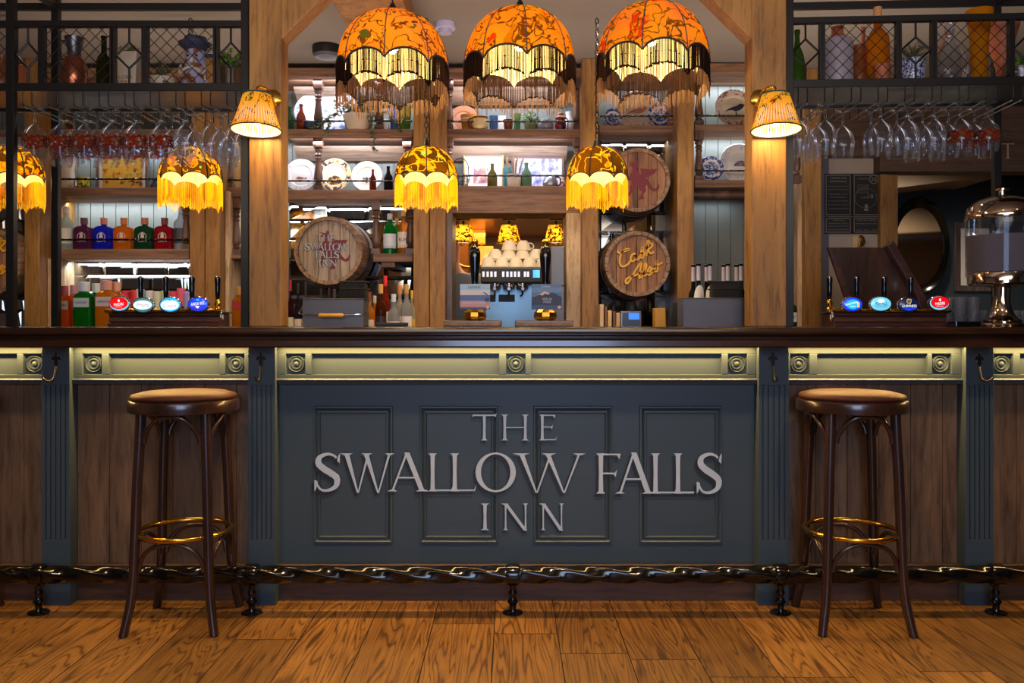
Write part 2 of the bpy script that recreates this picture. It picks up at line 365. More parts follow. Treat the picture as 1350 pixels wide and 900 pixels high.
# ================================================================ THE ROOM
def plank_floor():
    m, nt, p = nodes('oak_floor')
    at = N(nt, 'ShaderNodeAttribute', attribute_name='plank'); tc = N(nt, 'ShaderNodeTexCoord')
    add = N(nt, 'ShaderNodeVectorMath', operation='MULTIPLY_ADD'); add.inputs[1].default_value = (17, 11, 5)
    nt.links.new(at.outputs['Color'], add.inputs[0]); nt.links.new(tc.outputs['Object'], add.inputs[2])
    mp = N(nt, 'ShaderNodeMapping'); mp.inputs['Scale'].default_value = (4.6, .36, 1); nt.links.new(add.outputs[0], mp.inputs['Vector'])
    n1 = N(nt, 'ShaderNodeTexNoise', i_Scale=1.1, i_Detail=3.0, i_Roughness=.5, i_Distortion=.35); nt.links.new(mp.outputs[0], n1.inputs['Vector'])
    wv = N(nt, 'ShaderNodeMath', operation='MULTIPLY', i_1=250.0); nt.links.new(n1.outputs['Fac'], wv.inputs[0])
    s0 = N(nt, 'ShaderNodeMath', operation='SINE'); nt.links.new(wv.outputs[0], s0.inputs[0]); sn = N(nt, 'ShaderNodeMath', operation='MULTIPLY_ADD', i_1=.5, i_2=.5); nt.links.new(s0.outputs[0], sn.inputs[0])
    r1 = ramp(nt, sn.outputs[0], [(.0, S(120, 82, 38)), (.2, S(178, 126, 60)), (1, S(192, 140, 70))])
    mp2 = N(nt, 'ShaderNodeMapping'); mp2.inputs['Scale'].default_value = (60, 3.2, 1); nt.links.new(add.outputs[0], mp2.inputs['Vector'])
    n2 = N(nt, 'ShaderNodeTexNoise', i_Scale=1.0, i_Detail=4.0, i_Roughness=.7); nt.links.new(mp2.outputs[0], n2.inputs['Vector'])
    r2 = ramp(nt, n2.outputs['Fac'], [(.34, (.42, .38, .33, 1)), (.52, (1, 1, 1, 1))])
    mx = N(nt, 'ShaderNodeMix', data_type='RGBA', blend_type='MULTIPLY'); mx.inputs[0].default_value = .85; nt.links.new(r1.outputs[0], mx.inputs[6]); nt.links.new(r2.outputs[0], mx.inputs[7])
    n3 = N(nt, 'ShaderNodeTexNoise', i_Scale=2.3, i_Detail=3.0); nt.links.new(add.outputs[0], n3.inputs['Vector'])
    r3 = ramp(nt, n3.outputs['Fac'], [(.3, (.55, .5, .45, 1)), (.55, (1, 1, 1, 1))])
    m2 = N(nt, 'ShaderNodeMix', data_type='RGBA', blend_type='MULTIPLY'); m2.inputs[0].default_value = .6; nt.links.new(mx.outputs[2], m2.inputs[6]); nt.links.new(r3.outputs[0], m2.inputs[7])
    sp = N(nt, 'ShaderNodeSeparateColor'); nt.links.new(at.outputs['Color'], sp.inputs[0])
    hs = N(nt, 'ShaderNodeHueSaturation', i_Saturation=1.0); vr = N(nt, 'ShaderNodeMapRange', i_3=.33, i_4=.64); nt.links.new(sp.outputs[0], vr.inputs[0])
    nt.links.new(vr.outputs[0], hs.inputs['Value']); nt.links.new(m2.outputs[2], hs.inputs['Color']); nt.links.new(hs.outputs[0], p.inputs['Base Color'])
    p.inputs['Roughness'].default_value = .42
    b = N(nt, 'ShaderNodeBump', i_Strength=.5, i_Distance=.0012); nt.links.new(n2.outputs['Fac'], b.inputs['Height']); nt.links.new(b.outputs[0], p.inputs['Normal'])
    rnd = random.Random(3); bb = B(); cols = []; mid = []
    k0 = -18
    for k in range(k0, 19):
        x0 = -.057+.229*k; y = -2.6-rnd.random()*1.5
        if k == 0: cuts = [2.0, 3.06, 4.6, 7.2]
        elif k == -1: cuts = [1.2, 3.16, 5.2, 7.2]
        else:
            cuts = []; yy = y
            while yy < 7.2: yy += rnd.uniform(1.0, 2.1); cuts.append(min(yy, 7.2))
        y = -2.6
        for c in cuts:
            if c <= y+.05: continue
            g = .0018
            bb.add([(x0+g, y+g, 0), (x0+.229-g, y+g, 0), (x0+.229-g, c-g, 0), (x0+g, c-g, 0), (x0, y, -.004), (x0+.229, y, -.004), (x0+.229, c, -.004), (x0, c, -.004)],
                   [(0,1,2,3),(4,0,3,7),(1,5,6,2),(4,5,1,0),(3,2,6,7)])
            cols += [(rnd.random(), rnd.random(), rnd.random(), 1)]*5; mid += [0, 1, 1, 1, 1]
            y = c
    bb.box(-4.3, 4.3, -2.6, 7.2, -.06, -.004); cols += [(.0, 0, 0, 1)]*6; mid += [1]*6
    me = bpy.data.meshes.new('floor'); me.from_pydata(bb.v, [], bb.f); me.materials.append(m); me.materials.append(mat('plank_seam', S(46, 28, 16), .8)); me.polygons.foreach_set('material_index', mid)
    ca = me.color_attributes.new('plank', 'FLOAT_COLOR', 'CORNER')
    for poly in me.polygons:
        for li in poly.loop_indices: ca.data[li].color = cols[poly.index]
    o = bpy.data.objects.new('floor', me); COL.objects.link(o); struct(o)
plank_floor()

YB = 5.15                                            # face of the back wall
struct(B().box(-4.3, 4.3, -2.6, 7.2, 2.6, 2.7).build('ceiling', 'ceil'))
struct(B().box(-4.4, -4.3, -2.6, 7.2, 0, 2.6).build('wall_left', 'wallc'))
struct(B().box(4.3, 4.4, -2.6, 7.2, 0, 2.6).build('wall_right', 'teal'))
b = B()
b.box(-4.3, -.7, -2.7, -2.6, 0, 2.6); b.box(1.1, 4.3, -2.7, -2.6, 0, 2.6); b.box(-.7, 1.1, -2.7, -2.6, 0, .8); b.box(-.7, 1.1, -2.7, -2.6, 2.3, 2.6)
struct(b.build('wall_front', 'wallc'))
b = B()
for x in (-.7, -.12, .48, 1.05): b.box(x, x+.05, -2.68, -2.6, .8, 2.3)
for z in (.8, 1.5, 2.25): b.box(-.65, 1.1, -2.675, -2.605, z, z+.05)
w1 = struct(b.build('window_1', 'wallg')); struct(B().box(-.7, 1.1, -2.66, -2.655, .8, 2.3).build('pane', glass('window_glass', S(90, 120, 190), .6), w1))
# far wall of the side room and its sloping soffit
struct(B().box(1.9, 4.3, 7.1, 7.2, 0, 2.6).build('wall_far', 'teal'))
sx = lambda p: X(p, 7.08)
struct(B().prism([(1.95, Z(280, 7.08)), (sx(1225), Z(250, 7.08)), (sx(1262), Z(249, 7.08)), (4.3, Z(206, 7.08)), (4.3, 2.6), (1.95, 2.6)], 6.6, 7.1).build('trim_1', 'wallc'))
# back wall of matchboard with the hatch opening, plain plaster on the right
HX0, HX1, HZ0, HZ1 = X(592, 5.15), X(747, 5.15), .94, 1.79
b = B()
def tng(b, x0, x1, z0, z1):
    x = x0
    while x < x1-.002:
        xe = min(x+.0765, x1); b.box(x+.002, xe-.002, YB, YB+.012, z0, z1); x += .0765
    b.box(x0, x1, YB+.008, YB+.1, z0, z1)
tng(b, -4.3, HX0, 0, 2.6); tng(b, HX1, 1.70, 0, 2.6); tng(b, HX0, HX1, HZ1, 2.6); tng(b, HX0, HX1, 0, HZ0)
struct(b.build('wall_back', 'wallg'))
b = B(); b.box(1.70, 2.28, YB, YB+.1, 0, 2.6); b.box(2.33, 4.3, YB, YB+.1, Z(226, 5.15), 2.6)
struct(b.build('wall_back_right', 'wallc'))
# alcove behind the hatch
b = B(); b.box(-1.5, -1.4, YB+.1, 6.8, 0, 1.9); b.box(1.4, 1.5, YB+.1, 6.8, 0, 1.9); b.box(-1.5, 1.5, 6.8, 6.9, 0, 1.9)
struct(b.build('wall_alcove', mat('alcove_paint', S(150, 128, 92), .7)))
struct(B().box(-1.5, 1.5, YB+.1, 6.9, 1.8, 1.9).build('ceiling_alcove', mat('bronze_ceiling', S(176, 120, 66), .3, .5, var=.3, bscale=20)))
struct(B().box(-1.4, 1.4, 6.78, 6.8, 1.30, 1.58).build('trim_2', mat('dado_green', S(84, 80, 54), .6)))
area('alcove_light', (.2, 6.2, 1.78), (1.2, .5), 9, (1, .75, .45))

# oak carpentry of the right side
o = B().box(X(1057, 5), X(1079, 5), 4.95, YB, 0, 2.6).build('oak_post', 'oak', bevel=.004); tag(o, 'oak wall post left of the black notices', 'post', 'oak posts')
o = B().box(X(1161, 5.1), X(1184, 5.1), 5.10, YB-.001, 0, Z(226, 5)).build('oak_post', 'oak', bevel=.004); tag(o, 'oak wall post between the notices and the oval mirror', 'post', 'oak posts')
t = thing('fascia_beam', 'dark wooden fascia beam with pale capital letters above the side room opening', 'beam', (0, 0, 0))
B().prism([(X(1079, 5.06), Z(205, 5.06)), (X(1160, 5.06), Z(205, 5.06)), (X(1160, 5.06), Z(226, 5.06)), (4.28, Z(226, 5.06)), (4.28, Z(140, 5.06)), (X(1079, 5.06), Z(140, 5.06))], 5.06, YB+.05).build('beam', wood('fascia_wood', S(58, 40, 30), S(86, 62, 46), S(104, 76, 58), axis='x', rough=.6), t, bevel=.004)
b = B()
for ch, x0, x1 in (('L', 1288, 1300), ('E', 1304, 1317), ('T', 1320, 1337)):
    write(b, ch, X(x0, 5.06), X(x1, 5.06), Z(209, 5.06), Z(189, 5.06), 5.055, 5.06)
b.build('lettering', mat('dim_letter', S(170, 150, 120), .6), t)
struct(B().box(X(1044, 5.1), X(1057, 5.1), 5.0, YB, 0, 2.6).build('trim_3', 'pine'))
struct(B().box(X(1079, 5.14), X(1093, 5.14), 5.142, YB, 0, 2.6).build('trim_4', mat('grey_strip', S(92, 86, 92), .6)))

# ================================================================ THE COUNTER
b = B().prismx([(3.83, 1.026), (3.83, 1.103), (3.200, 1.103), (3.188, 1.101), (3.181, 1.094), (3.18, 1.086), (3.184, 1.078), (3.196, 1.074), (3.206, 1.067), (3.203, 1.058), (3.196, 1.052), (3.195, 1.031), (3.200, 1.026)], -3.0, 3.0)
tag(b.build('countertop', 'top'), 'long dark polished wooden bar top with moulded front edge', 'countertop')
tag(B().box(-3.0, 3.0, 3.505, 3.80, 0, 1.026).build('counter_carcass', 'kick'), 'dark body of the bar behind its front panels', 'bar carcass')
tag(B().box(-3.0, 3.0, 3.85, 4.20, .93, 1.0).build('service_shelf', 'mahog', bevel=.005), 'dark wooden service shelf behind the bar top holding bottles', 'shelf')
YP = 3.425
def ring(b, x0, x1, z0, z1, prof):
    for i in range(len(prof)-1):
        (d0, y0), (d1, y1) = prof[i], prof[i+1]
        a = [(x0+d0, y0, z0+d0), (x1-d0, y0, z0+d0), (x1-d0, y0, z1-d0), (x0+d0, y0, z1-d0)]
        c = [(x0+d1, y1, z0+d1), (x1-d1, y1, z0+d1), (x1-d1, y1, z1-d1), (x0+d1, y1, z1-d1)]
        b.add(a+c, [(k, (k+1) % 4, 4+(k+1) % 4, 4+k) for k in range(4)])
def frieze(parent, x0, x1, ros, spans):
    """raised frame with recessed fields and bull's-eye rosettes, z from 1.017 down to .877"""
    z1, z0 = 1.018, .878; b = B(); yf, yr = 3.395, 3.418
    ht = .0385
    cells = sorted([(c-ht, c+ht) for c in ros]+list(spans))
    zt, zb = Z(466, 3.4), Z(493.5, 3.4)
    b.box(x0, x1, yr, 3.47, z0, 1.026); b.box(x0, x1, yf, yr, zt, 1.026); b.box(x0, x1, yf, yr, z0, zb)
    xs = [x0]+[v for c in cells for v in c]+[x1]
    for i in range(0, len(xs), 2):
        if xs[i+1] > xs[i]+1e-4: b.box(xs[i], xs[i+1], yf, yr, zb, zt)
    fz = b.build('frieze', 'paint', parent, bevel=.002)
    B().prismx([(3.425, .897), (3.385, .897), (3.38, .892), (3.382, .886), (3.388, .882), (3.39, .876), (3.425, .876)], x0, x1).build('frieze_moulding', 'paint', fz)
    for c in ros:
        B().lathe([(.0345, 0), (.0345, -.008), (.031, -.013), (.027, -.006), (.024, -.005), (.021, -.012), (.018, -.012), (.015, -.005), (.011, -.005), (.009, -.013), (.004, -.016), (.0001, -.0165)], (c, yr, (zt+zb)/2), 32, 'y').build('rosette', 'paint', fz, smooth=True)
def skirting(parent, x0, x1):
    B().prismx([(3.46, .150), (3.412, .150), (3.408, .145), (3.412, .138), (3.46, .138)], x0, x1).build('skirting_bead', 'kick', parent)
    B().box(x0, x1, 3.43, 3.47, 0, .14).build('kickboard', 'kick', parent)
def board_bay(label, x0, x1, ros, spans):
    t = thing('bar_front_bay', label, 'bar front', (0, 0, 0), group='bar front bays')
    frieze(t, x0, x1, ros, spans)
    b = B(); x = x0
    while x < x1-.01:
        w = min(.128, x1-x); b.box(x+.0008, x+w-.0008, YP+random.random()*.002, 3.47, .14, .9); x += .128
    b.build('boarding', 'boards', t, bevel=.0012, seg=1); skirting(t, x0, x1)
x34 = lambda p: X(p, 3.4)
e = .0
board_bay('brown boarded bar front bay behind the left-hand stool', -1.742, -1.036, [x34(122), x34(310)], [(x34(144), x34(290))])
board_bay('brown boarded bar front bay behind the right-hand stool', 1.105, 1.805, [x34(1054), x34(1241)], [(x34(1077), x34(1222))])
board_bay('brown boarded bar front bay cut off by the left edge', -2.6, -1.853, [-2.5, x34(44)], [(-2.43, x34(23))])
board_bay('brown boarded bar front bay cut off by the right edge', 1.916, 2.7, [x34(1322), 2.6], [(x34(1344), 2.5)])
# the centre bay with the inn's name
t = thing('bar_front_bay', 'slate painted centre bar front lettered THE SWALLOW FALLS INN', 'bar front', (0, 0, 0), group='bar front bays')
frieze(t, -.928, .985, [x34(390), x34(680), x34(972)], [(x34(411), x34(658)), (x34(700), x34(951))])
pb = B().box(-.928, .985, YP, 3.47, .14, .9).build('panel_board', 'paint', t); skirting(t, -.928, .985)
xp = lambda p: X(p, 3.42); zp = lambda p: Z(p, 3.42)
for a, c in ((413, 518), (553, 657), (703, 807), (843, 952)):
    b = B(); ring(b, xp(a), xp(c), zp(716), zp(535), [(0, YP), (.002, YP-.010), (.008, YP-.011), (.015, YP-.002), (.019, YP+.0), (.020, YP-.007), (.026, YP-.008), (.030, YP)])
    b.build('panel_moulding', 'paint', pb)
rows = [('THE', [(623, 655), (661, 697), (711, 734)], 580, 546), ('SWALLOW', [(415, 449), (449, 520), (511, 566), (565, 598), (594, 628), (627, 680), (676, 772)], 647, 597),
        ('FALLS', [(786, 818), (811, 863), (858, 892), (888, 918), (918, 951)], 650, 597), ('INN', [(634, 645), (661, 696), (711, 743)], 698, 663)]
ink, shd = B(), B()
for word, xs, yb, yt in rows:
    for ch, (a, c) in zip(word, xs):
        write(ink, ch, xp(a), xp(c), zp(yb), zp(yt), YP-.0120, YP-.0113)
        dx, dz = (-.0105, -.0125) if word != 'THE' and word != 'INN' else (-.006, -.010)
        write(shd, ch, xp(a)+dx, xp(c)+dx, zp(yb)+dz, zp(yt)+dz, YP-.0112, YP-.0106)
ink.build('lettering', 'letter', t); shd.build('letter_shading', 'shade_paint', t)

def pilaster(x0, x1, label):
    t = thing('fluted_pilaster', label, 'pilaster', (0, 0, 0), group='fluted pilasters of the bar front')
    b = B(); yf = 3.363; zt, zb = .872, .262
    b.box(x0, x1, yf+.008, 3.50, 0, 1.026); b.box(x0, x1, yf, yf+.008, zt, 1.026); b.box(x0, x1, yf, yf+.008, 0, zb)
    w = x1-x0; n = 5; g = .0055; m = .014; st = (w-2*m-n*g)/(n-1)
    b.box(x0, x0+m, yf, yf+.008, zb, zt); b.box(x1-m, x1, yf, yf+.008, zb, zt)
    for k in range(n-1):
        xa = x0+m+g*(k+1)+st*k; b.box(xa, xa+st, yf, yf+.008, zb, zt)
    b.build('shaft', 'paint', t, bevel=.0012, seg=1)
    B().box(x0, x1+0, yf-.001, yf, 0.0, .012).build('plinth_edge', 'paint', t)
pilaster(-1.853, -1.742, 'slate fluted pilaster between the far-left bay and the left stool bay')
pilaster(-1.036, -.928, 'slate fluted pilaster just left of the lettered centre panel')
pilaster(.985, 1.105, 'slate fluted pilaster just right of the lettered centre panel')
pilaster(1.805, 1.916, 'slate fluted pilaster right of the right stool bay')

def hook(px, label, side):
    t = thing('coat_hook', label, 'coat hook', (X(px, 3.36), 3.363, Z(478, 3.363)), group='iron coat hooks under the bar top')
    half = [(0, .045), (.006, .036), (.005, .026), (.012, .027), (.021, .017), (.016, .010), (.007, .011), (.010, .003), (.006, -.010), (0, -.02)]
    B().prism(half+[(-x, z) for x, z in half[::-1][1:-1]], -.004, 0).build('back_plate', 'iron', t, bevel=.001)
    s = side
    B().tube(catmull([(0, -.004, -.015), (0, -.012, -.04), (s*.002, -.02, -.062), (s*.012, -.036, -.070), (s*.026, -.046, -.060), (s*.030, -.048, -.050)], 4), [.0035]*20+[.0045], 8).build('hook', 'iron', t, smooth=True)
hook(74, 'black iron coat hook on the leftmost pilaster', -1)
hook(344, 'black iron coat hook on the pilaster left of the lettered panel', -.3)
hook(1019, 'black iron coat hook on the pilaster right of the lettered panel', .1)
hook(1291, 'black iron coat hook on the rightmost pilaster', 1)

# foot rail: one long twisted black bar on turned feet
RY, RZ = 3.275, .149
sec = lambda a: 1.0/((abs(cos(a))**4.4+abs(sin(a))**4.4)**(1/4.4))
t = thing('foot_rail', 'glossy black twisted foot rail running along the bar on turned feet', 'foot rail', (0, 0, 0))
n = 420
B().tube([(-3.0+6.0*i/n, RY, RZ) for i in range(n+1)], .0285, 32, sec=sec, twist=6.0/n*2*pi/.68).build('rail', 'gloss', t, smooth=True, ang=60)
for px in (51, 332, 676, 1029, 1313):
    x = X(px, RY); f = B()
    f.lathe([(.036, 0), (.041, .004), (.042, .012), (.042, .040), (.041, .048), (.036, .052)], (x-.026, RY, RZ), 24, 'x')
    f.lathe([(.038, .0), (.040, .004), (.036, .008), (.016, .012), (.013, .02), (.014, .035), (.021, .045), (.015, .055), (.012, .065), (.017, .08), (.012, .092), (.016, .108), (.02, .115)], (x, RY, 0), 20)
    f.build('rail_foot', 'gloss', t, smooth=True)

# ---------------------------------------------------------------- bar stools
def make_stool(label, loc, rz):
    t = thing('bar_stool', label, 'bar stool', loc, rz, 'bentwood bar stools')
    B().lathe([(.186, .790), (.197, .792), (.1985, .800), (.1985, .824), (.196, .832), (.188, .836), (.15, .836)], n=48).build('seat_frame', 'bent', t, smooth=True)
    B().lathe([(.178, .834), (.187, .838), (.190, .846), (.184, .853), (.15, .862), (.09, .867), (.0001, .868)], n=48).build('seat_pad', 'leather', t, smooth=True, ang=80)
    prof = [(.161, .0), (.152, .05), (.141, .12), (.134, .22), (.130, .34), (.124, .55), (.118, .70), (.115, .80)]
    def half(z):
        for (a, z0), (c, z1) in zip(prof, prof[1:]):
            if z0 <= z <= z1: return a+(c-a)*(z-z0)/(z1-z0)
        return .115
    for sx in (-1, 1):
        for sy in (-1, 1):
            pts = catmull([(sx*d, sy*d, z) for d, z in prof], 4)
            B().tube(pts, [.0165+.002*min(1, p[2]/.5) for p in pts], 14).build('leg', 'bent', t, smooth=True, ang=50)
    B().tube([(.168*cos(2*pi*k/56), .168*sin(2*pi*k/56), .343) for k in range(56)], .0095, 12, closed=True).build('foot_ring', 'brass', t, smooth=True, ang=80)
    for k in range(4):
        R = Matrix.Rotation(k*pi/2, 4, 'Z')
        h = half(.70)
        up = catmull([(-h+.018, -h-.008, .685), (-h+.024, -h-.012, .715), (-h+.045, -h-.024, .750), (-.035, -h-.036, .779), (.035, -h-.036, .779), (h-.045, -h-.024, .750), (h-.024, -h-.012, .715), (h-.018, -h-.008, .685)], 5)
        B().tube(up, .0095, 10).xf(R).build('upper_brace', 'bent', t, smooth=True, ang=50)
        h = half(.24)
        lo = catmull([(-h+.018, -h, .222), (-h+.026, -h-.004, .262), (-h+.055, -h-.014, .303), (-.03, -h-.018, .324), (.03, -h-.018, .324), (h-.055, -h-.014, .303), (h-.026, -h-.004, .262), (h-.018, -h, .222)], 5)
        B().tube(lo, .0085, 10).xf(R).build('lower_brace', 'bent', t, smooth=True, ang=50)
    return t
st = make_stool('dark bentwood bar stool with brown leather seat in front of the left boarded bay', (-1.222, 3.19, 0), radians(2))
dup(st, (1.283, 3.19, 0), radians(-2), 'dark bentwood bar stool with brown leather seat in front of the right boarded bay')
dup(st, (-2.165, 3.19, 0), radians(5), 'bar stool cut off by the left edge, only a leg showing')

# ================================================================ POSTS, LAMPS AND GLASS RACKS ON THE BAR
CT = 1.103                                           # height of the bar top
def oak_upright(x0, x1, sgn, label, blabel):
    t = thing('oak_pillar', label, 'pillar', (0, 0, 0), group='main oak pillars on the bar')
    B().box(x0, x1, 3.45, 3.56, CT, 2.6).build('post', 'oak', t, bevel=.005)
    xe = x1 if sgn > 0 else x0
    zc = Z(50, 3.45)
    b = B(); b.prism([(xe-sgn*.02, zc-.02), (xe, zc), (xe+sgn*.40, zc+.40), (xe+sgn*.40, zc+.52), (xe+sgn*.22, zc+.52), (xe-sgn*.02, zc+.28)], 3.455, 3.555)
    b.build('brace', 'oak', t, bevel=.004)
oak_upright(X(328, 3.45), X(371, 3.45), 1, 'oak pillar on the bar left of the orange lampshades with a diagonal brace', '')
oak_upright(X(991, 3.45), X(1037, 3.45), -1, 'oak pillar on the bar right of the orange lampshades with a diagonal brace', '')

# ---- pleated wall lamps on the pillars
M['pleat'] = cloth('pleated_print', [(.3, S(252, 196, 50)), (.6, S(255, 216, 90))], .5, [('vine', 20, .485, .505, S(90, 60, 16)), ('bloom', 22, .10, .16, S(170, 60, 10))], 12)
M['lining'] = mat('lamp_lining', S(250, 240, 215), .8)
M['lining_t'] = cloth('lamp_lining_cloth', [(.3, S(246, 226, 150)), (.6, S(250, 234, 170))], .5)
M['lining_w'] = cloth('lamp_lining_white', [(.3, S(252, 246, 226)), (.6, S(252, 246, 226))], .3)
M['teal_braid'] = mat('teal_braid', S(20, 70, 70), .8)
M['bulb'] = mat('bulb', S(255, 240, 210), .5, emis=S(255, 226, 170), es=14)
def wall_lamp(px, label):
    x = X(px, 3.35); D = 3.35
    t = thing('wall_lamp', label, 'lamp', (x, D, Z(173, D)), group='pleated wall lamps on the oak pillars')
    n = 96; h = .146
    def rr(r, k): return r*(1+(.02 if k % 2 else -.02))
    b = B(); vs = []; fs = []
    for i in range(7):
        u = i/6; r = .096+(.052-.096)*u**.85; z = h*u
        for k in range(n): a = 2*pi*k/n; vs.append((rr(r, k)*cos(a), rr(r, k)*sin(a), z))
    for i in range(6):
        for k in range(n): fs.append((i*n+k, i*n+(k+1) % n, (i+1)*n+(k+1) % n, (i+1)*n+k))
    TL = Matrix.Translation((0, 0, h)) @ Matrix.Rotation(radians(-5), 4, 'X') @ Matrix.Translation((0, 0, -h))
    b.add(vs, fs).xf(TL).build('lamp_shade', 'pleat', t)
    B().lathe([(.0935, .001), (.049, h-.002)], n=48, cap=False).xf(TL).build('shade_lining', 'lining_w', t, smooth=True)
    B().tube([(.097*cos(2*pi*k/48), .097*sin(2*pi*k/48), 0) for k in range(48)], .0028, 6, closed=True).xf(TL).build('lower_braid', 'shade_trim', t)
    B().tube([(.054*cos(2*pi*k/40), .054*sin(2*pi*k/40), h) for k in range(40)], .0032, 6, closed=True).build('upper_braid', 'teal_braid', t)
    y2 = 3.45-D
    b = B(); b.lathe([(.0001, 0), (.036, 0), (.036, -.008), (.026, -.014), (.012, -.018), (.0001, -.018)], (.035*(1 if px < 600 else -1), y2, h+.008), 24, 'y')
    s = .035*(1 if px < 600 else -1)
    b.tube(catmull([(s, y2-.016, h+.008), (s, y2-.045, h+.022), (s*.6, y2-.075, h+.032), (s*.1, .012, h+.032), (0, 0, h+.015), (0, 0, h-.03)], 5), .006, 8)
    b.lathe([(.012, h-.06), (.014, h-.03), (.016, h-.005), (.008, h+.01), (.0001, h+.02)], n=16)
    b.build('brass_arm', 'brass', t, smooth=True)
    B().sphere((0, 0, .045), .021, 12, 1.2).build('bulb', 'bulb', t, smooth=True)
    point('wall_lamp_light', (0, 0, .008), 3.0, (1, .63, .20), .03, t)
wall_lamp(339, 'pleated yellow wall lamp on the left oak pillar')
wall_lamp(1022, 'pleated yellow wall lamp on the right oak pillar')

# ---- fringed dome pendants
O1, O2, O3 = S(255, 150, 50), S(255, 176, 70), S(250, 140, 80)
M['dome_a'] = cloth('dome_print_birds', [(.35, S(255, 156, 70)), (.6, S(255, 170, 40))], .6, [('vine', 11, .49, .51, S(60, 26, 10)), ('bloom', 11, .20, .24, S(60, 66, 30)), ('ring', 15, .28, .32, S(90, 40, 10)), ('bloom', 7, .12, .16, S(235, 60, 10)), ('bloom', 13, .12, .14, S(250, 220, 60))], 9)
M['dome_b'] = cloth('dome_print_leaves', [(.35, S(255, 160, 40)), (.6, S(255, 182, 30))], .6, [('bloom', 6, .22, .26, S(196, 120, 10)), ('vine', 12, .49, .515, S(80, 40, 8)), ('ring', 14, .30, .35, S(80, 44, 12)), ('bloom', 8.2, .14, .17, S(215, 60, 16))], 9)
M['dome_c'] = cloth('dome_print_flowers', [(.35, S(255, 170, 40)), (.6, S(255, 150, 70))], .6, [('bloom', 6.5, .26, .30, S(215, 60, 20)), ('ring', 6.5, .12, .16, S(250, 160, 20)), ('vine', 11, .49, .515, S(70, 44, 12)), ('ring', 15, .30, .34, S(90, 50, 10))], 9)
M['dome_s'] = cloth('small_dome_print', [(.3, S(50, 32, 8)), (.6, S(96, 60, 10))], .6, [('bloom', 12, .30, .34, S(255, 150, 10)), ('ring', 12, .12, .16, S(255, 206, 40)), ('bloom', 19, .14, .17, S(120, 220, 120)), ('vine', 12, .49, .53, S(240, 190, 40))], 10)
M['fr_black'] = cloth('black_fringe', [(.4, S(34, 22, 18)), (.6, S(48, 30, 22))], .35)
M['fr_brown'] = cloth('brown_fringe', [(.4, S(120, 86, 58)), (.6, S(146, 108, 76))], .45)
M['fr_gold'] = cloth('gold_fringe', [(.4, S(250, 190, 20)), (.6, S(255, 205, 40))], .5)
M['rib_cord'] = mat('rib_cord', S(70, 50, 66), .8)
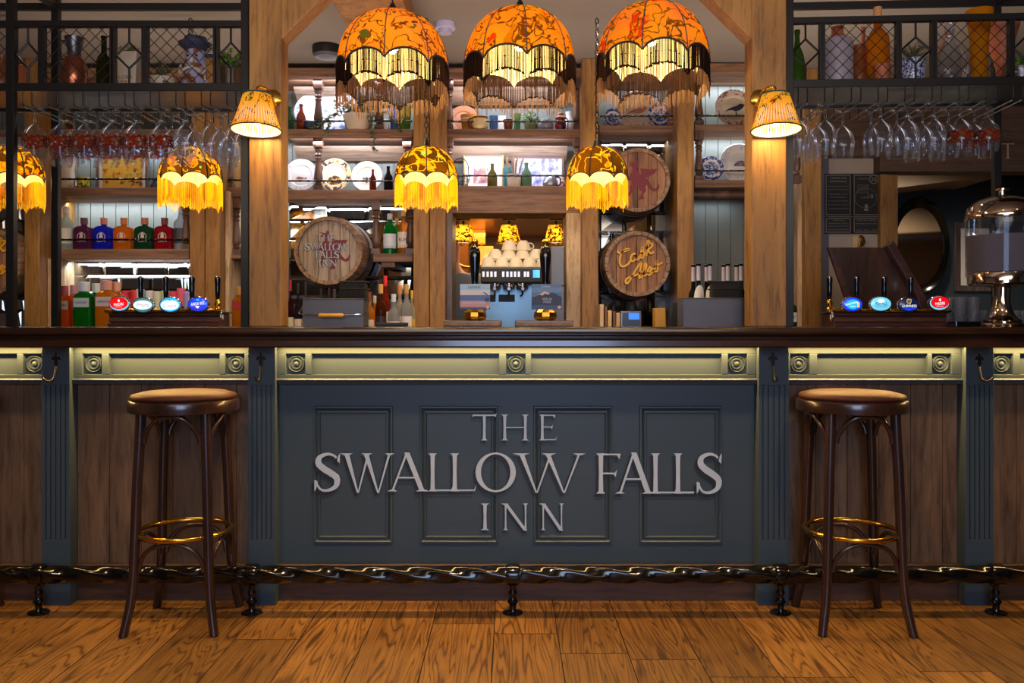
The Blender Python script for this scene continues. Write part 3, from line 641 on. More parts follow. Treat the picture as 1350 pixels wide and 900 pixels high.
def dome_lamp(name, label, loc, R, Hh, sc, fl, off, dome, fringe2, power, group, big=True, npan=8, cordtop=2.6):
    """loc = centre of the rim (valleys of the scallops)"""
    t = thing(name, label, 'pendant lamp', loc, off, group)
    nu = npan*10
    def zb(k): u = (k % 10)/10; return sc*(1-(2*u-1)**2)**.62
    def rf(k): u = ((k % 10)/10-.5)*2*pi/npan; return .5*(1+cos(pi/npan)/cos(u))
    def shell(f, m, nm, zz=0):
        vs, fs = [], []; nv = 12
        for i in range(nv+1):
            a = i/nv*pi/2*.965
            for k in range(nu):
                th = 2*pi*k/nu-pi/2; z0 = zb(k)+zz; zt = Hh; r = R*f*rf(k)*(cos(a)**.82)
                if i == 0: r *= 1
                z = z0+(zt-z0)*sin(a) if zt > z0 else z0
                rr = r
                vs.append((rr*cos(th), rr*sin(th), z))
        for i in range(nv):
            for k in range(nu): fs.append((i*nu+k, i*nu+(k+1) % nu, (i+1)*nu+(k+1) % nu, (i+1)*nu+k))
        B().add(vs, fs).build(nm, m, t, smooth=True, ang=60)
    shell(1, dome, 'lamp_shade'); shell(.975, 'lining_t', 'shade_lining', -.004)
    edge = [(R*1.006*rf(k)*cos(2*pi*k/nu-pi/2), R*1.006*rf(k)*sin(2*pi*k/nu-pi/2), zb(k)) for k in range(nu)]
    B().tube(edge, R*.018, 6, closed=True).build('edge_braid', 'shade_trim', t, smooth=True, ang=80)
    b = B()
    for p in range(npan):
        th = 2*pi*p/npan-pi/2; pts = []
        for i in range(13):
            a = i/12*pi/2*.965; r = R*1.006*(cos(a)**.82); z = Hh*sin(a); pts.append((r*cos(th), r*sin(th), z))
        b.tube(pts, R*(.011 if big else .022), 5)
    b.build('rib_cord', 'rib_cord' if big else 'shade_trim', t)
    # fringe strands
    fb, f2 = B(), B(); ns = nu*(3 if big else 2); rnd = random.Random(int(R*1000))
    for i in range(ns):
        kf = i/ns*nu; k = int(kf); fr = kf-k; th = 2*pi*kf/nu-pi/2
        z0 = zb(k)*(1-fr)+zb(k+1)*fr if (k+1) % 10 else zb(k)*(1-fr); r0 = R*1.004*(rf(k)*(1-fr)+rf(k+1)*fr)
        w = R*(.009 if big else .0075)*rnd.uniform(.7, 1.3)
        mid = fl*.60 if big else fl*.78; L = fl*rnd.uniform(.93, 1.05)
        jit = rnd.uniform(-.006, .006)*R/.2
        p0 = (r0*cos(th), r0*sin(th), z0); p1 = ((r0+.001)*cos(th+jit), (r0+.001)*sin(th+jit), z0-mid*rnd.uniform(.96, 1.04)); p2 = (r0*cos(th-jit), r0*sin(th-jit), z0-L)
        fb.tube([p0, p1], w, 4)
        if i % 4 or not big: f2.tube([p1, p2], [w*.9, w*(.7 if big else 1.2)], 4)
        if big: 
            fb.sphere(p1, w*2.0, 4); 
            if i % 3 == 0: fb.sphere(tuple((a+c)/2 for a, c in zip(p0, p1)), w*1.5, 4)
    o = fb.build('fringe', 'fr_black' if big else 'fr_gold', t); o['kind'] = 'stuff'
    o = f2.build('fringe_tips', 'fr_brown' if big else 'fr_gold', t); o['kind'] = 'stuff'
    b = B(); b.lathe([(R*.16, Hh-.012), (R*.16, Hh), (.02, Hh+.006), (.012, Hh+.03), (.004, Hh+.04)], n=20); b.build('shade_cap', 'iron', t, smooth=True)
    top = cordtop-loc[2]
    if big:
        B().tube([(0, 0, Hh+.03), (0, 0, top)], .003, 6).build('cord', 'black', t)
    else:
        b = B(); z = Hh+.03; k = 0
        while z < top-.02:
            ax = (1, 0) if k % 2 else (0, 1)
            b.tube([(ax[0]*.009*cos(q), ax[1]*.009*cos(q), z+.016*sin(q)) for q in [2*pi*j/10 for j in range(10)]], .0028, 5, closed=True); z += .025; k += 1
        b.build('chain', 'iron', t)
    B().sphere((0, 0, Hh*.42), .022, 10).build('bulb', 'bulb', t, smooth=True)
    point(name+'_light', (0, 0, Hh*.20), power, (1, .80, .46) if big else (1, .80, .48), .045, t)
    return t
PL = (1, .6, .25)
for px, pv, dome, off, lab in ((517.5, 75, 'dome_a', 0.0, 'large orange dome pendant with printed birds, leftmost of the three big lamps'),
                               (685.5, 71, 'dome_b', radians(6), 'large orange dome pendant with printed leaves, middle of the three big lamps'),
                               (860.0, 64, 'dome_c', radians(-19), 'large orange dome pendant with red flowers, rightmost of the three big lamps')):
    D = 3.4; zr = H+(CY-pv)*(D-.223)/F
    dome_lamp('fringed_pendant_lamp', lab, (X(px, D), D, zr), .224, .247, .043, .152, off, dome, None, 15, 'large fringed pendants over the bar')
for px, lab, top in ((15, 'small gold-fringed pendant cut off by the left edge', 2.6), (251, 'small gold-fringed pendant behind the left glass rack', 2.6),
                (562, 'small gold-fringed pendant in front of the oak post left of the hatch', 2.6), (787, 'small gold-fringed pendant in front of the dragon barrel', 2.6)):
    D = 4.1; zr = H+(CY-233)*(D-.148)/F
    dome_lamp('small_pendant_lamp', lab, (X(px, D), D, zr), .150, .170, .028, .132, radians(6 if px != 787 else 26), 'dome_s', None, 5.5, 'small gold-fringed pendants', big=False, cordtop=top)

# ---- iron gantries with lattice rails
def lattice(b, x0, x1, z0, z1, y, sp=.0525, r=.0016):
    w, h = x1-x0, z1-z0
    for sgn in (1, -1):
        c = -h-.02
        while c < w+h:
            # line x = x0 + c + t (t from 0..h) , z = z0+t  (sgn 1) / z = z1-t
            t0 = max(0, -c); t1 = min(h, w-c)
            if t1 > t0+.004:
                f = (lambda t: (x0+c+t, y, z0+t)) if sgn > 0 else (lambda t: (x0+c+t, y+.002, z1-t))
                b.tube([f(t0), f(t1)], r, 5)
            c += sp*1.0
def gantry(label, loc, rz, xs_posts, panels, xa, xb, zlo, zhi, rear, front_tall, glab):
    """panels: list of (x0, x1, kind); local x as world x minus loc.x"""
    t = thing('iron_gantry', label, 'glass rack', loc, rz, 'black iron gantries over the bar')
    ox = loc[0]; g = lambda v: v-ox
    fr = B(); y = 0; w = .013
    fr.box(g(xa), g(xb), -w, w, zlo, zlo+.034); fr.box(g(xa), g(xb), -w, w, zhi-.026, zhi)
    for x in front_tall: fr.box(g(x)-.016, g(x)+.016, -.016, .016, CT, 2.6)
    for x in rear: fr.box(g(x)-.016, g(x)+.016, .324, .356, CT, 2.6); fr.box(g(x)-.014, g(x)+.014, 0, .34, 2.53, 2.56)
    fr.box(g(xa), g(xb), .327, .353, zlo, zlo+.034); fr.box(g(xa), g(xb), .327, .353, 2.53, 2.56)
    fr.build('frame', 'iron', t, bevel=.002, seg=1)
    B().box(g(xa), g(xb), .0, .34, zlo+.012, zlo+.022).build('shelf_plate', 'iron', t)
    for x0, x1, k in panels:
        lb, mb = B(), B()
        x0, x1 = g(x0), g(x1); z0, z1 = zlo+.034, zhi-.026; cx, cz = (x0+x1)/2, (z0+z1)/2
        lb.box(x0-.013, x0, -w, w, z0, z1); lb.box(x1, x1+.013, -w, w, z0, z1)
        if k == 'd':
            dh, dw = (z1-z0)*.22, (x1-x0)/2
            lb.tube([(cx-dw, 0, cz), (cx, 0, cz+dh*1.05)], .0045, 6); lb.tube([(cx, 0, cz+dh*1.05), (cx+dw, 0, cz)], .0045, 6)
            lb.tube([(cx+dw, 0, cz), (cx, 0, cz-dh*1.05)], .0045, 6); lb.tube([(cx, 0, cz-dh*1.05), (cx-dw, 0, cz)], .0045, 6)
            lb.tube([(cx, 0, z1), (cx, 0, cz+dh)], .0045, 6); lb.tube([(cx, 0, z0), (cx, 0, cz-dh)], .0045, 6)
        else: lattice(mb, x0, x1, z0, z1, 0)
        if k == 'm': lb.add(mb.v, mb.f)
        lb.build('diamond_panel' if k == 'd' else 'lattice_panel', 'iron', t)
    return t
s35 = lambda p: X(p, 3.5)
ZLO, ZHI = Z(121, 3.5), Z(28, 3.5)
GL = gantry('black iron gantry with lattice rail and hanging glasses left of the oak pillars', (-1.09, 3.5, 0), 0, None,
    [(s35(22), s35(52), 'd'), (s35(60), s35(146), 'm'), (s35(153), s35(188), 'd'), (s35(196), s35(282), 'm'), (s35(289), s35(320), 'd'), (-2.55, s35(10), 'm')],
    -2.6, s35(328), ZLO, ZHI, [-2.05], [s35(15.5), s35(324)], '')
GR = gantry('black iron gantry with lattice rail and hanging glasses right of the oak pillars', (1.155, 3.5, 0), radians(-3.2), None,
    [(s35(1044), s35(1079), 'd'), (s35(1086), s35(1177), 'm'), (s35(1184), s35(1222), 'd'), (s35(1229), s35(1320), 'm'), (s35(1327), s35(1362), 'd')],
    s35(1037), 2.7, Z(117, 3.5), Z(24, 3.5), [2.15], [s35(1040), 2.6], '')

# ---- glass rack rods and hanging goblets
M['clear'] = glass('clear_glass', S(235, 240, 250), .02, 1, .3, film=.45, rim=.5)
def printed():
    m, nt, p = nodes('red_flower_print'); nt.nodes.remove(p); out = nt.nodes['Material Output']
    tc = N(nt, 'ShaderNodeTexCoord'); v = N(nt, 'ShaderNodeTexNoise', i_Scale=75.0, i_Detail=2.0); nt.links.new(tc.outputs['Object'], v.inputs['Vector'])
    r = ramp(nt, v.outputs['Fac'], [(.47, (0, 0, 0, 1)), (.49, (1, 1, 1, 1))])
    c = ramp(nt, v.outputs['Fac'], [(.48, S(170, 110, 30)), (.53, S(150, 10, 18)), (.60, S(60, 60, 40)), (.66, S(170, 24, 20))])
    tr = N(nt, 'ShaderNodeBsdfTransparent'); df = N(nt, 'ShaderNodeBsdfDiffuse'); tl = N(nt, 'ShaderNodeBsdfTranslucent')
    nt.links.new(c.outputs[0], df.inputs[0]); nt.links.new(c.outputs[0], tl.inputs[0])
    a = N(nt, 'ShaderNodeMixShader', i_0=.5); nt.links.new(df.outputs[0], a.inputs[1]); nt.links.new(tl.outputs[0], a.inputs[2])
    ms = N(nt, 'ShaderNodeMixShader'); nt.links.new(r.outputs[0], ms.inputs[0]); nt.links.new(tr.outputs[0], ms.inputs[1]); nt.links.new(a.outputs[0], ms.inputs[2]); nt.links.new(ms.outputs[0], out.inputs['Surface'])
    return m
M['print'] = printed()
def bowl_r(z): return None
GOB = [(.038, 0), (.037, -.002), (.012, -.006), (.0055, -.014), (.0045, -.03), (.0045, -.055), (.007, -.068), (.020, -.078), (.036, -.095), (.046, -.118), (.049, -.140), (.047, -.165), (.042, -.190), (.040, -.205)]
FLU = [(.036, 0), (.035, -.002), (.012, -.006), (.0055, -.014), (.0045, -.03), (.0045, -.06), (.007, -.072), (.018, -.082), (.029, -.10), (.034, -.125), (.033, -.16), (.031, -.20)]
def goblet(kind, prt):
    t = thing('wine_glass', '', 'glass')
    B().lathe(GOB if kind == 'g' else FLU, n=28, cap=False).build('glass', 'clear', t, smooth=True, ang=80)
    if prt: B().lathe([(r+.0004, z) for r, z in GOB if -.188 < z < -.10], n=28, cap=False).build('printed_band', 'print', t, smooth=True, ang=80)
    return t
protos = {}
def hang(kind, prt, loc, label, group):
    if (kind, prt) not in protos:
        o = goblet(kind, prt); o.location = loc; o['label'] = label; o['group'] = group; protos[(kind, prt)] = o; return o
    return dup(protos[(kind, prt)], loc, None, label, group)
def rods(n, x_first, pitch, gap, parent, ox, oy, zt):
    b = B()
    for k in range(n):
        for s in (0, gap):
            x = x_first+pitch*k+s-ox
            b.tube([(x, .0, zt), (x, .0, zt-.048), (x, .008, zt-.056), (x, .33, zt-.056), (x, .338, zt-.048), (x, .338, zt)], .0028, 6)
    b.build('glass_rods', 'iron', parent)
P0, PIT, GAP = s35(30), .1052, .0375
rods(9, P0, PIT, GAP, GL, -1.09, 0, ZLO)
ordw = lambda k: _ord[k]
rowname = ['front', 'middle', 'back']
rnd = random.Random(5)
for k in range(9):
    xc = P0+PIT*k+GAP/2
    for r in range(3):
        if (k, r) in ((0, 1), (4, 1), (6, 2)): continue
        D = 3.555+.108*r+(.008 if k % 2 else 0)
        prt = k <= 4 or (k == 5 and r == 0)
        if k == 3 and r == 1: prt = False
        hang('g', prt, (xc, D, ZLO-.0525), '%s goblet in the %s row of the left rack, %s from the left' % ('red-flowered' if prt else 'plain clear', rowname[r], ordw(k)), 'goblets hanging in the left rack')
XR0 = 1.2005; RO = GR.location; ca, sa = cos(radians(-3.2)), sin(radians(-3.2))
rods(9, s35(1052), .1075, .0375, GR, 1.155, 0, Z(117, 3.5))
spec = [(0, [('g', 0), ('f', 0)]), (1, [('g', 0), ('g', 0), ('f', 0)]), (2, [None, ('g', 0)]), (4-1, [('g', 0), ('f', 0)]), (4, [('g', 0), ('g', 0)]), (5, [('g', 0), ('g', 0), ('f', 0)]), (6, [('g', 1), ('g', 0), ('f', 0)]), (7, [('g', 1), ('g', 1)])]
for k, col in spec:
    for r, q in enumerate(col):
        if not q: continue
        kind, prt = q
        lx = s35(1052)-1.155+.1075*k+.0187+(.012 if k >= 3 else 0); ly = .055+.108*r
        x = RO.x+lx*ca-ly*sa; y = RO.y+lx*sa+ly*ca
        hang(kind, bool(prt), (x, y, Z(117, 3.5)-.0525), '%s %s, %s row of the right rack, %s from oak pillar' % ('red-flowered' if prt else 'clear', 'goblet' if kind == 'g' else 'slim wine glass', rowname[r], ordw(k)), 'glasses hanging in the right rack')

# ================================================================ THE BACK BAR
YS, YE = 4.88, YB                                    # front and back of the shelves
s9 = lambda p: X(p, YS); z9 = lambda p: Z(p, YS)
def led(x0, x1, z, y=5.06, p=9.0, col=COOL, tilt=22):
    """a cool LED tape tucked under a board, washing the wall behind"""
    area('shelf_led', ((x0+x1)/2, y, z), (x1-x0-.02, .02), p*.42*(x1-x0), col, rot=(radians(tilt), 0, 0))
def post(px0, px1, label, y0=4.76, y1=YE, z0=.95, z1=2.6, seam=True, D=None, group='oak posts of the back bar'):
    D = D or y0; x0, x1 = X(px0, D), X(px1, D)
    t = thing('oak_post', label, 'post', (0, 0, 0), group=group)
    if seam:
        m = (x0+x1)/2; B().box(x0, m-.002, y0, y1, z0, z1).build('plank', 'oak', t, bevel=.004); B().box(m+.002, x1, y0, y1, z0, z1).build('plank', 'oak', t, bevel=.004)
    else: B().box(x0, x1, y0, y1, z0, z1).build('plank', 'oak', t, bevel=.004)
post(32, 52, 'narrow oak post beside the leftmost shelves', seam=False)
post(250, 290, 'oak post of two planks behind the left glass rack')
post(545, 587, 'oak post of two planks left of the coffee machine hatch')
post(767, 789, 'oak post just right of the coffee machine hatch', seam=False)
post(893, 915, 'oak post between the Cask Ales barrel and the wine bottles', seam=False)
tag(B().box(s9(746), s9(766), 4.84, YE, .95, z9(282)).build('hatch_jamb', 'pine', bevel=.003), 'pale boxed jamb on the right of the coffee machine hatch', 'door jamb')
tag(B().box(s9(589), s9(597), 4.84, YE, .95, z9(282)).build('hatch_jamb', 'turned', bevel=.002), 'dark narrow jamb on the left of the coffee machine hatch', 'door jamb')
tag(B().box(X(290, 4.76)+.002, s9(305), 4.84, YE, .95, z9(253)).build('side_board', 'pine', bevel=.003), 'pale pine side board right of the left oak post', 'board')
tag(B().box(X(52, 4.76)+.002, s9(69), 4.84, YE, .95, z9(341)).build('side_board', 'pine', bevel=.003), 'pale pine side board next to the narrow leftmost oak post', 'board')

def shelf(x0, x1, zt, zb, label, depth=YE, lip=True, name='shelf_board', m='shelf'):
    o = B().box(x0, x1, YS, depth, zb, zt).build(name, m, bevel=.003); tag(o, label, 'shelf', 'wooden shelf boards of the back bar'); return o
def rail(x0, x1, z, label, y=YS+.012):
    b = B(); n = int((x1-x0)/.006)
    b.tube([(x0+(x1-x0)*i/n, y, z) for i in range(n+1)], .0062, 6, sec=lambda a: .72+.28*abs(cos(a)), twist=.42)
    tag(b.build('gallery_rail', 'gloss', smooth=True, ang=60), label, 'rail', 'twisted iron gallery rails')
BAL = [(.0, .030), (.10, .030), (.11, .020), (.13, .028), (.15, .016), (.19, .026), (.23, .030), (.30, .028), (.45, .022), (.58, .017), (.62, .024), (.65, .016), (.68, .026), (.72, .018), (.78, .028), (.80, .020), (.81, .030), (1, .030)]
def baluster(px, z0, z1, label, w=1.0):
    b = B(); h = z1-z0; c = (X(px, YS+.05), YS+.045)
    b.lathe([(r*w, z0+u*h) for u, r in [(u, r) for u, r in BAL]][2:-1], (c[0], c[1], 0), 16)
    for u0, u1 in ((0, .10), (.82, 1)): b.box(c[0]-.028*w, c[0]+.028*w, c[1]-.028*w, c[1]+.028*w, z0+u0*h, z0+u1*h)
    tag(b.build('turned_baluster', 'turned', smooth=True), label, 'baluster', 'turned balusters of the back bar')

# crown boards and sloping light valances
def crown(px0, px1, py, label):
    t = thing('crown_board', label, 'cornice', (0, 0, 0)); x0, x1 = s9(px0), s9(px1)
    B().prismx([(YE, z9(py)), (4.83, z9(py)), (4.83, z9(py+5)), (4.85, z9(py+6)), (4.85, z9(py+10)), (YE, z9(py+10))], x0, x1).build('cornice_moulding', 'shelf', t)
def valance(px0, px1, py0, py1, label):
    x0, x1 = s9(px0), s9(px1); za, zb = z9(py0), z9(py1)
    B_ = B().prismx([(4.99, za), (5.01, za+.004), (5.14, zb-.004), (5.12, zb-.012)], x0, x1)
    tag(B_.build('light_valance', 'valance'), label, 'pelmet board', 'sloping pelmet boards over the shelf lights')
crown(-200, 893, 93, 'brown moulded cornice of the back bar above the plates and lamps')
crown(915, 1043, 87, 'brown moulded cornice above the bird plate')
valance(380, 545, 107, 122, 'sloping pelmet board above the top left plate shelf')
valance(590, 745, 107, 122, 'sloping pelmet board above the top middle shelf')
valance(380, 545, 187, 199, 'sloping pelmet board above the lower left plates')
valance(592, 750, 187, 199, 'sloping pelmet board above the framed pictures')
# shelves: (px0, px1, y top, y bottom, label, led?)
def lshelf(px0, px1, py0, py1, label, rl=None, ledp=9.0, ledside=True):
    x0, x1 = s9(px0), s9(px1); shelf(x0, x1, z9(py0), z9(py1), label)
    if rl: rail(x0+.005, x1-.005, z9(rl), 'twisted black rail in front of the '+label)
lshelf(-200, 32, 170, 180, 'top shelf at the far left'); lshelf(53, 249, 170, 180, 'top shelf behind the left glass rack')
lshelf(53, 249, 247, 259, 'shelf carrying the hunting picture', 235.5); lshelf(53, 249, 328, 341, 'shelf with the row of coloured bottles', 315.5)
lshelf(291, 377, 247, 259, 'short shelf beside the left pillar', 237); lshelf(291, 330, 335, 341, 'little ledge left of the pillar')
lshelf(378, 544, 170, 180, 'shelf with the trailing ivy', 159); lshelf(378, 544, 250, 263, 'shelf with the three cream plates', 238)
lshelf(588, 765, 170, 180, 'shelf with the yellow pot and jugs', 159.5)
lshelf(790, 892, 165, 174, 'shelf with the blue and white saucers', 152.5)
lshelf(916, 1043, 164, 171, 'shelf under the bird plate', 152); lshelf(916, 1043, 237, 247, 'shelf under the willow pattern plate', 224.5)
lshelf(492, 544, 334, 345, 'small shelf with the green gin bottle')
lshelf(-200, 32, 247, 259, 'middle shelf at the far left', 235.5)
o = B().box(s9(588), s9(765), YS, YE, z9(281), z9(245)).build('hatch_lintel', 'shelf', bevel=.003); tag(o, 'thick brown lintel shelf over the coffee machine hatch', 'lintel')
rail(s9(603), s9(745), z9(231), 'twisted black rail in front of the framed pictures')
tag(B().box(s9(502), s9(520), YS+.02, YE, z9(352), z9(345)).build('shelf_bracket', 'shelf', bevel=.002), 'stepped wooden bracket under the small gin shelf', 'bracket')
tag(B().lathe([(.024, s9(916)), (.026, s9(916)+.02), (.022, s9(1043))], (0, YS+.07, z9(254)), 16, 'x').build('pole', 'turned', smooth=True), 'dark round pole under the willow pattern plate shelf', 'pole')
for px, a, c, lab in ((420, 103, 170, 'baluster in front of the large oval blue platter'), (500, 103, 170, 'baluster beside the trailing ivy'), (537, 180, 250, 'baluster left of the hatch pictures'),
                      (420, 180, 250, 'baluster between the white plate and the flowered plate'), (496, 263, 334, 'baluster right of the Swallow Falls barrel'), (541, 263, 334, 'baluster behind the rum bottle'), (592, 103, 170, 'baluster left of the terracotta dish'),
                      (592, 180, 245, 'baluster left of the wire basket'), (761, 103, 170, 'baluster right of the toby jug'), (761, 180, 245, 'baluster right of the framed pictures'), (62, 260, 328, 'baluster left of the coloured bottles'), (62, 180, 247, 'baluster left of the stoneware pitcher'),
                      (246, 260, 328, 'baluster right of the coloured bottles'), (312, 260, 335, 'baluster beside the left oak pillar'), (303, 180, 247, 'baluster behind the gold-fringed lamp of the left rack'), (921, 171, 237, 'baluster left of the willow pattern plate'), (921, 97, 164, 'baluster left of the bird plate'),
                      (884, 100, 165, 'baluster right of the blue saucers'), (1050, 140, 240, 'baluster just right of the right oak pillar')):
    baluster(px, z9(c), z9(a), lab, (.88 if px not in (1050,) else .75))
# LED tape
for px0, px1, py, p in ((380, 544, 105.5, -9), (592, 745, 105.5, -8), (790, 892, 103, 8), (916, 1043, 98, 9), (380, 544, 186, -9), (596, 745, 186, -9), (916, 1043, 173, 8), (53, 249, 182, 7), (53, 249, 262, 8), (-190, 32, 182, 6), (291, 377, 182, 5), (291, 377, 262, 6), (53, 249, 344, 8), (380, 544, 266, 9), (796, 892, 177, 2.5), (916, 985, 262, 2)):
    led(s9(px0), s9(px1), z9(py), *((5.06, p) if p > 0 else (4.90, -p*1.5, (.80, .84, 1.0), 48)))

# mirror tiles in the lower bays
def mirror_tiles(px0, px1, py0, py1, tw, th, label, y=5.13, bev=.012):
    x0, x1, z1, z0 = X(px0, y), X(px1, y), Z(py0, y), Z(py1, y); b = B(); r = 0; z = z1
    rn = random.Random(int(px0))
    while z > z0+.01:
        zz = max(z0, z-th); x = x0-(tw*.5 if r % 2 else 0)
        while x < x1-.01:
            xa, xb = max(x0, x)+.001, min(x1, x+tw)-.001
            if xb-xa > 2.5*bev:
                e = bev; j = [rn.uniform(-.0022, .0022) for _ in range(4)]
                b.add([(xa, y, zz+.001), (xb, y, zz+.001), (xb, y, z-.001), (xa, y, z-.001), (xa+e, y-.006+j[0], zz+e), (xb-e, y-.006+j[1], zz+e), (xb-e, y-.006+j[2], z-e), (xa+e, y-.006+j[3], z-e)],
                      [(0, 1, 5, 4), (1, 2, 6, 5), (2, 3, 7, 6), (3, 0, 4, 7), (4, 5, 6), (4, 6, 7)])
            x += tw
        z -= th; r += 1
    b.box(x0, x1, y+.004, y+.015, z0, z1)
    tag(b.build('mirror_tiles', 'mirror'), label, 'mirror', 'smoked glass tile panels')
mirror_tiles(96, 249, 343, 445, .19, .092, 'smoked oblong glass tiles behind the left row of spirits')
mirror_tiles(381, 545, 266, 445, .235, .115, 'smoked glass tiles behind the Swallow Falls barrel')
mirror_tiles(790, 892, 176, 445, .15, .12, 'smoked glass tiles behind the Cask Ales barrel')
mirror_tiles(-190, 32, 266, 445, .2, .11, 'smoked glass tiles behind the barrel at the left edge')
# LED-lit chrome shelf edges in the left mirror bay
for py in (347, 362): tag(B().tube([(s9(97), 5.05, z9(py)), (s9(249), 5.05, z9(py))], .006, 8).build('light_strip', mat('led_strip_%d' % py, S(255, 255, 255), .4, emis=S(235, 240, 255), es=3.0 if py == 347 else 1.6)), 'thin glowing white strip light, %s of the two over the left spirits' % ('upper' if py == 347 else 'lower'), 'strip light')
# glass shelves on mirrored bays
for px0, px1, py, lab in ((790, 892, 304, 'glass shelf behind the top of the Cask Ales barrel'), (790, 892, 389, 'glass shelf below the Cask Ales barrel'), (381, 492, 390, 'glass shelf below the Swallow Falls barrel')):
    tag(B().box(s9(px0), s9(px1), 4.93, YE-.035, z9(py)-.004, z9(py)+.004).build('glass_shelf', 'clear'), lab, 'shelf')
# back counter
tag(B().box(-3.2, 1.68, 4.40, YE, .90, .95).build('back_counter', 'kick', bevel=.004), 'dark worktop of the back bar behind the service aisle', 'worktop')
tag(B().box(-3.2, 1.68, 4.44, YE-.01, 0, .90).build('back_cupboards', 'boards'), 'brown cupboards under the back bar worktop', 'cupboard')

# ---- barrel signs
M['stave'] = wood('stave', S(92, 66, 46), S(140, 106, 78), S(176, 142, 112), axis='y', rough=.6, stretch=20)
M['head_grey'] = wood('barrel_head', S(104, 86, 72), S(160, 140, 122), S(190, 172, 154), rough=.65, stretch=13)
M['head_brown'] = wood('barrel_head_brown', S(84, 54, 34), S(148, 100, 66), S(180, 132, 94), rough=.65, stretch=13)
M['hoop'] = mat('rusty_hoop', S(78, 60, 48), .55, .6, var=.3)
M['maroon'] = mat('maroon_paint', S(112, 30, 38), .6, var=.2)
M['gold_paint'] = mat('yellow_paint', S(236, 168, 20), .5)
def barrel(px, py, rpx, label, head, y0=4.74, depth=.34, gl=None):
    x, z, r = X(px, y0), Z(py, y0), rpx/F*y0
    t = thing('barrel_sign', label, 'barrel sign', (x, y0, z), group='cask head signs')
    for k in range(26):                                # staves
        a0, a1 = 2*pi*k/26+.006, 2*pi*(k+1)/26-.006; b = B()
        prof = [(r*.90, .012), (r*.885, 0), (r, 0), (r*1.045, depth*.35), (r*1.07, depth*.7), (r*1.07, depth), (r*.9, depth)]
        vs = []; 
        for q in range(4):
            a = a0+(a1-a0)*q/3
            vs += [(p*cos(a), yy+(.003 if k % 3 == 0 and i < 3 else 0), p*sin(a)) for i, (p, yy) in enumerate(prof)]
        m = len(prof); fs = []
        for q in range(3):
            for i in range(m): fs.append((q*m+i, q*m+(i+1) % m, (q+1)*m+(i+1) % m, (q+1)*m+i))
        fs += [tuple(range(m)), tuple(range(3*m, 4*m))]
        b.add(vs, fs); b.build('stave', 'stave', t)
    b = B(); w = r*.30; n = 0; x0 = -r*.9
    ws = [.26, .33, .30, .34, .28, .33]
    for q in ws:
        x1 = min(x0+q*r, r*.9); pts = []
        if x1-x0 < .01: break
        for i in range(9): xx = x0+.0012+(x1-x0-.0024)*i/8; pts.append((xx, sqrt(max(0, (r*.895)**2-xx*xx))))
        b.prism(pts+[(p, -c) for p, c in pts[::-1]], .020, .034); x0 = x1
    hd = b.build('barrel_head', head, t, bevel=.001, seg=1)
    B().lathe([(r*1.052, depth*.42), (r*1.066, depth*.42), (r*1.078, depth*.62), (r*1.064, depth*.62)], n=48, axis='y', cap=False).build('hoop', 'hoop', t, smooth=True)
    if gl: gl(hd, r)
    return t
DR = [(330,310),(395,320),(400,290),(425,300),(430,350),(410,385),(440,430),(460,452),(450,380),(540,390),(620,385),(590,430),(540,462),(495,474),(525,490),(560,555),(590,588),(622,570),(632,532),(646,560),(625,605),(590,612),(550,592),(515,545),(498,565),(508,600),(478,650),(490,685),(430,695),(445,662),(468,612),(440,600),(430,565),(400,570),(372,602),(345,650),(318,668),(315,640),(345,600),(340,560),(360,540),(355,500),(300,498),(268,490),(295,465),(340,460),(350,430),(375,400),(370,362),(332,348),(360,332)]
def dragon(t, r, sx=1.0, ox=0, oz=0, y=.0165):
    P = [((p-423)/322*r*sx+ox, -(q-500)/322*r*sx+oz) for p, q in DR]
    B().prism(P, y, .021).build('dragon_emblem', 'maroon', t)
def g_swallow(t, r):
    dragon(t, r, .92, 0, 0, .0185)
    u = r/47.0; ink, sh = B(), B(); cx, cy = 432.5, 330
    for word, xs, yb, yt in (('THE', [(416, 424), (425, 433), (435, 441)], 317, 308), ('SWALLOW', [(400, 406), (406, 420), (417, 427), (427, 433), (433, 439), (438, 448), (447, 460)], 329.5, 320),
                             ('FALLS', [(415, 421), (420, 429), (429, 435), (435, 441), (440, 447)], 340, 331), ('INN', [(419, 422), (424, 432), (434, 443)], 351.5, 342.5)):
        for ch, (a, c) in zip(word, xs):
            f = (a-cx)*u, (c-cx)*u, -(yb-cy)*u, -(yt-cy)*u
            write(ink, ch, *f, .014, .0175); write(sh, ch, f[0]-.0035, f[1]-.0035, f[2]-.004, f[3]-.004, .0178, .0195)
    ink.build('lettering', 'letter', t); sh.build('letter_shading', mat('text_shadow_paint', S(88, 70, 62), .6), t)
CASK = [[(200,268),(214,282),(240,270),(296,250),(275,247),(245,262),(222,300),(213,350),(226,388),(256,392),(290,368),(306,340)],
        [(350,288),(325,290),(308,320),(315,347),(337,345),(354,312),(353,288),(356,328),(368,336),(388,305)], [(388,305),(412,268),(406,234),(396,270),(418,300),(404,322),(386,308)],
        [(418,300),(440,250),(464,188),(452,178),(445,230),(440,302)], [(444,262),(482,228),(494,205),(480,200)], [(452,252),(476,284),(502,272)],
        [(380,492),(384,440),(398,362),(352,420),(312,490),(282,535),(264,525),(272,500),(302,482),(346,470),(400,440)], [(386,480),(404,485),(428,425),(442,378),(427,374),(417,440),(427,472),(448,455)],
        [(448,455),(475,430),(480,405),(463,403),(450,440),(462,466),(486,450)], [(486,450),(520,400),(532,350),(516,380),(538,412),(526,437),(500,430),(497,415)], [(528,388),(572,362)]]
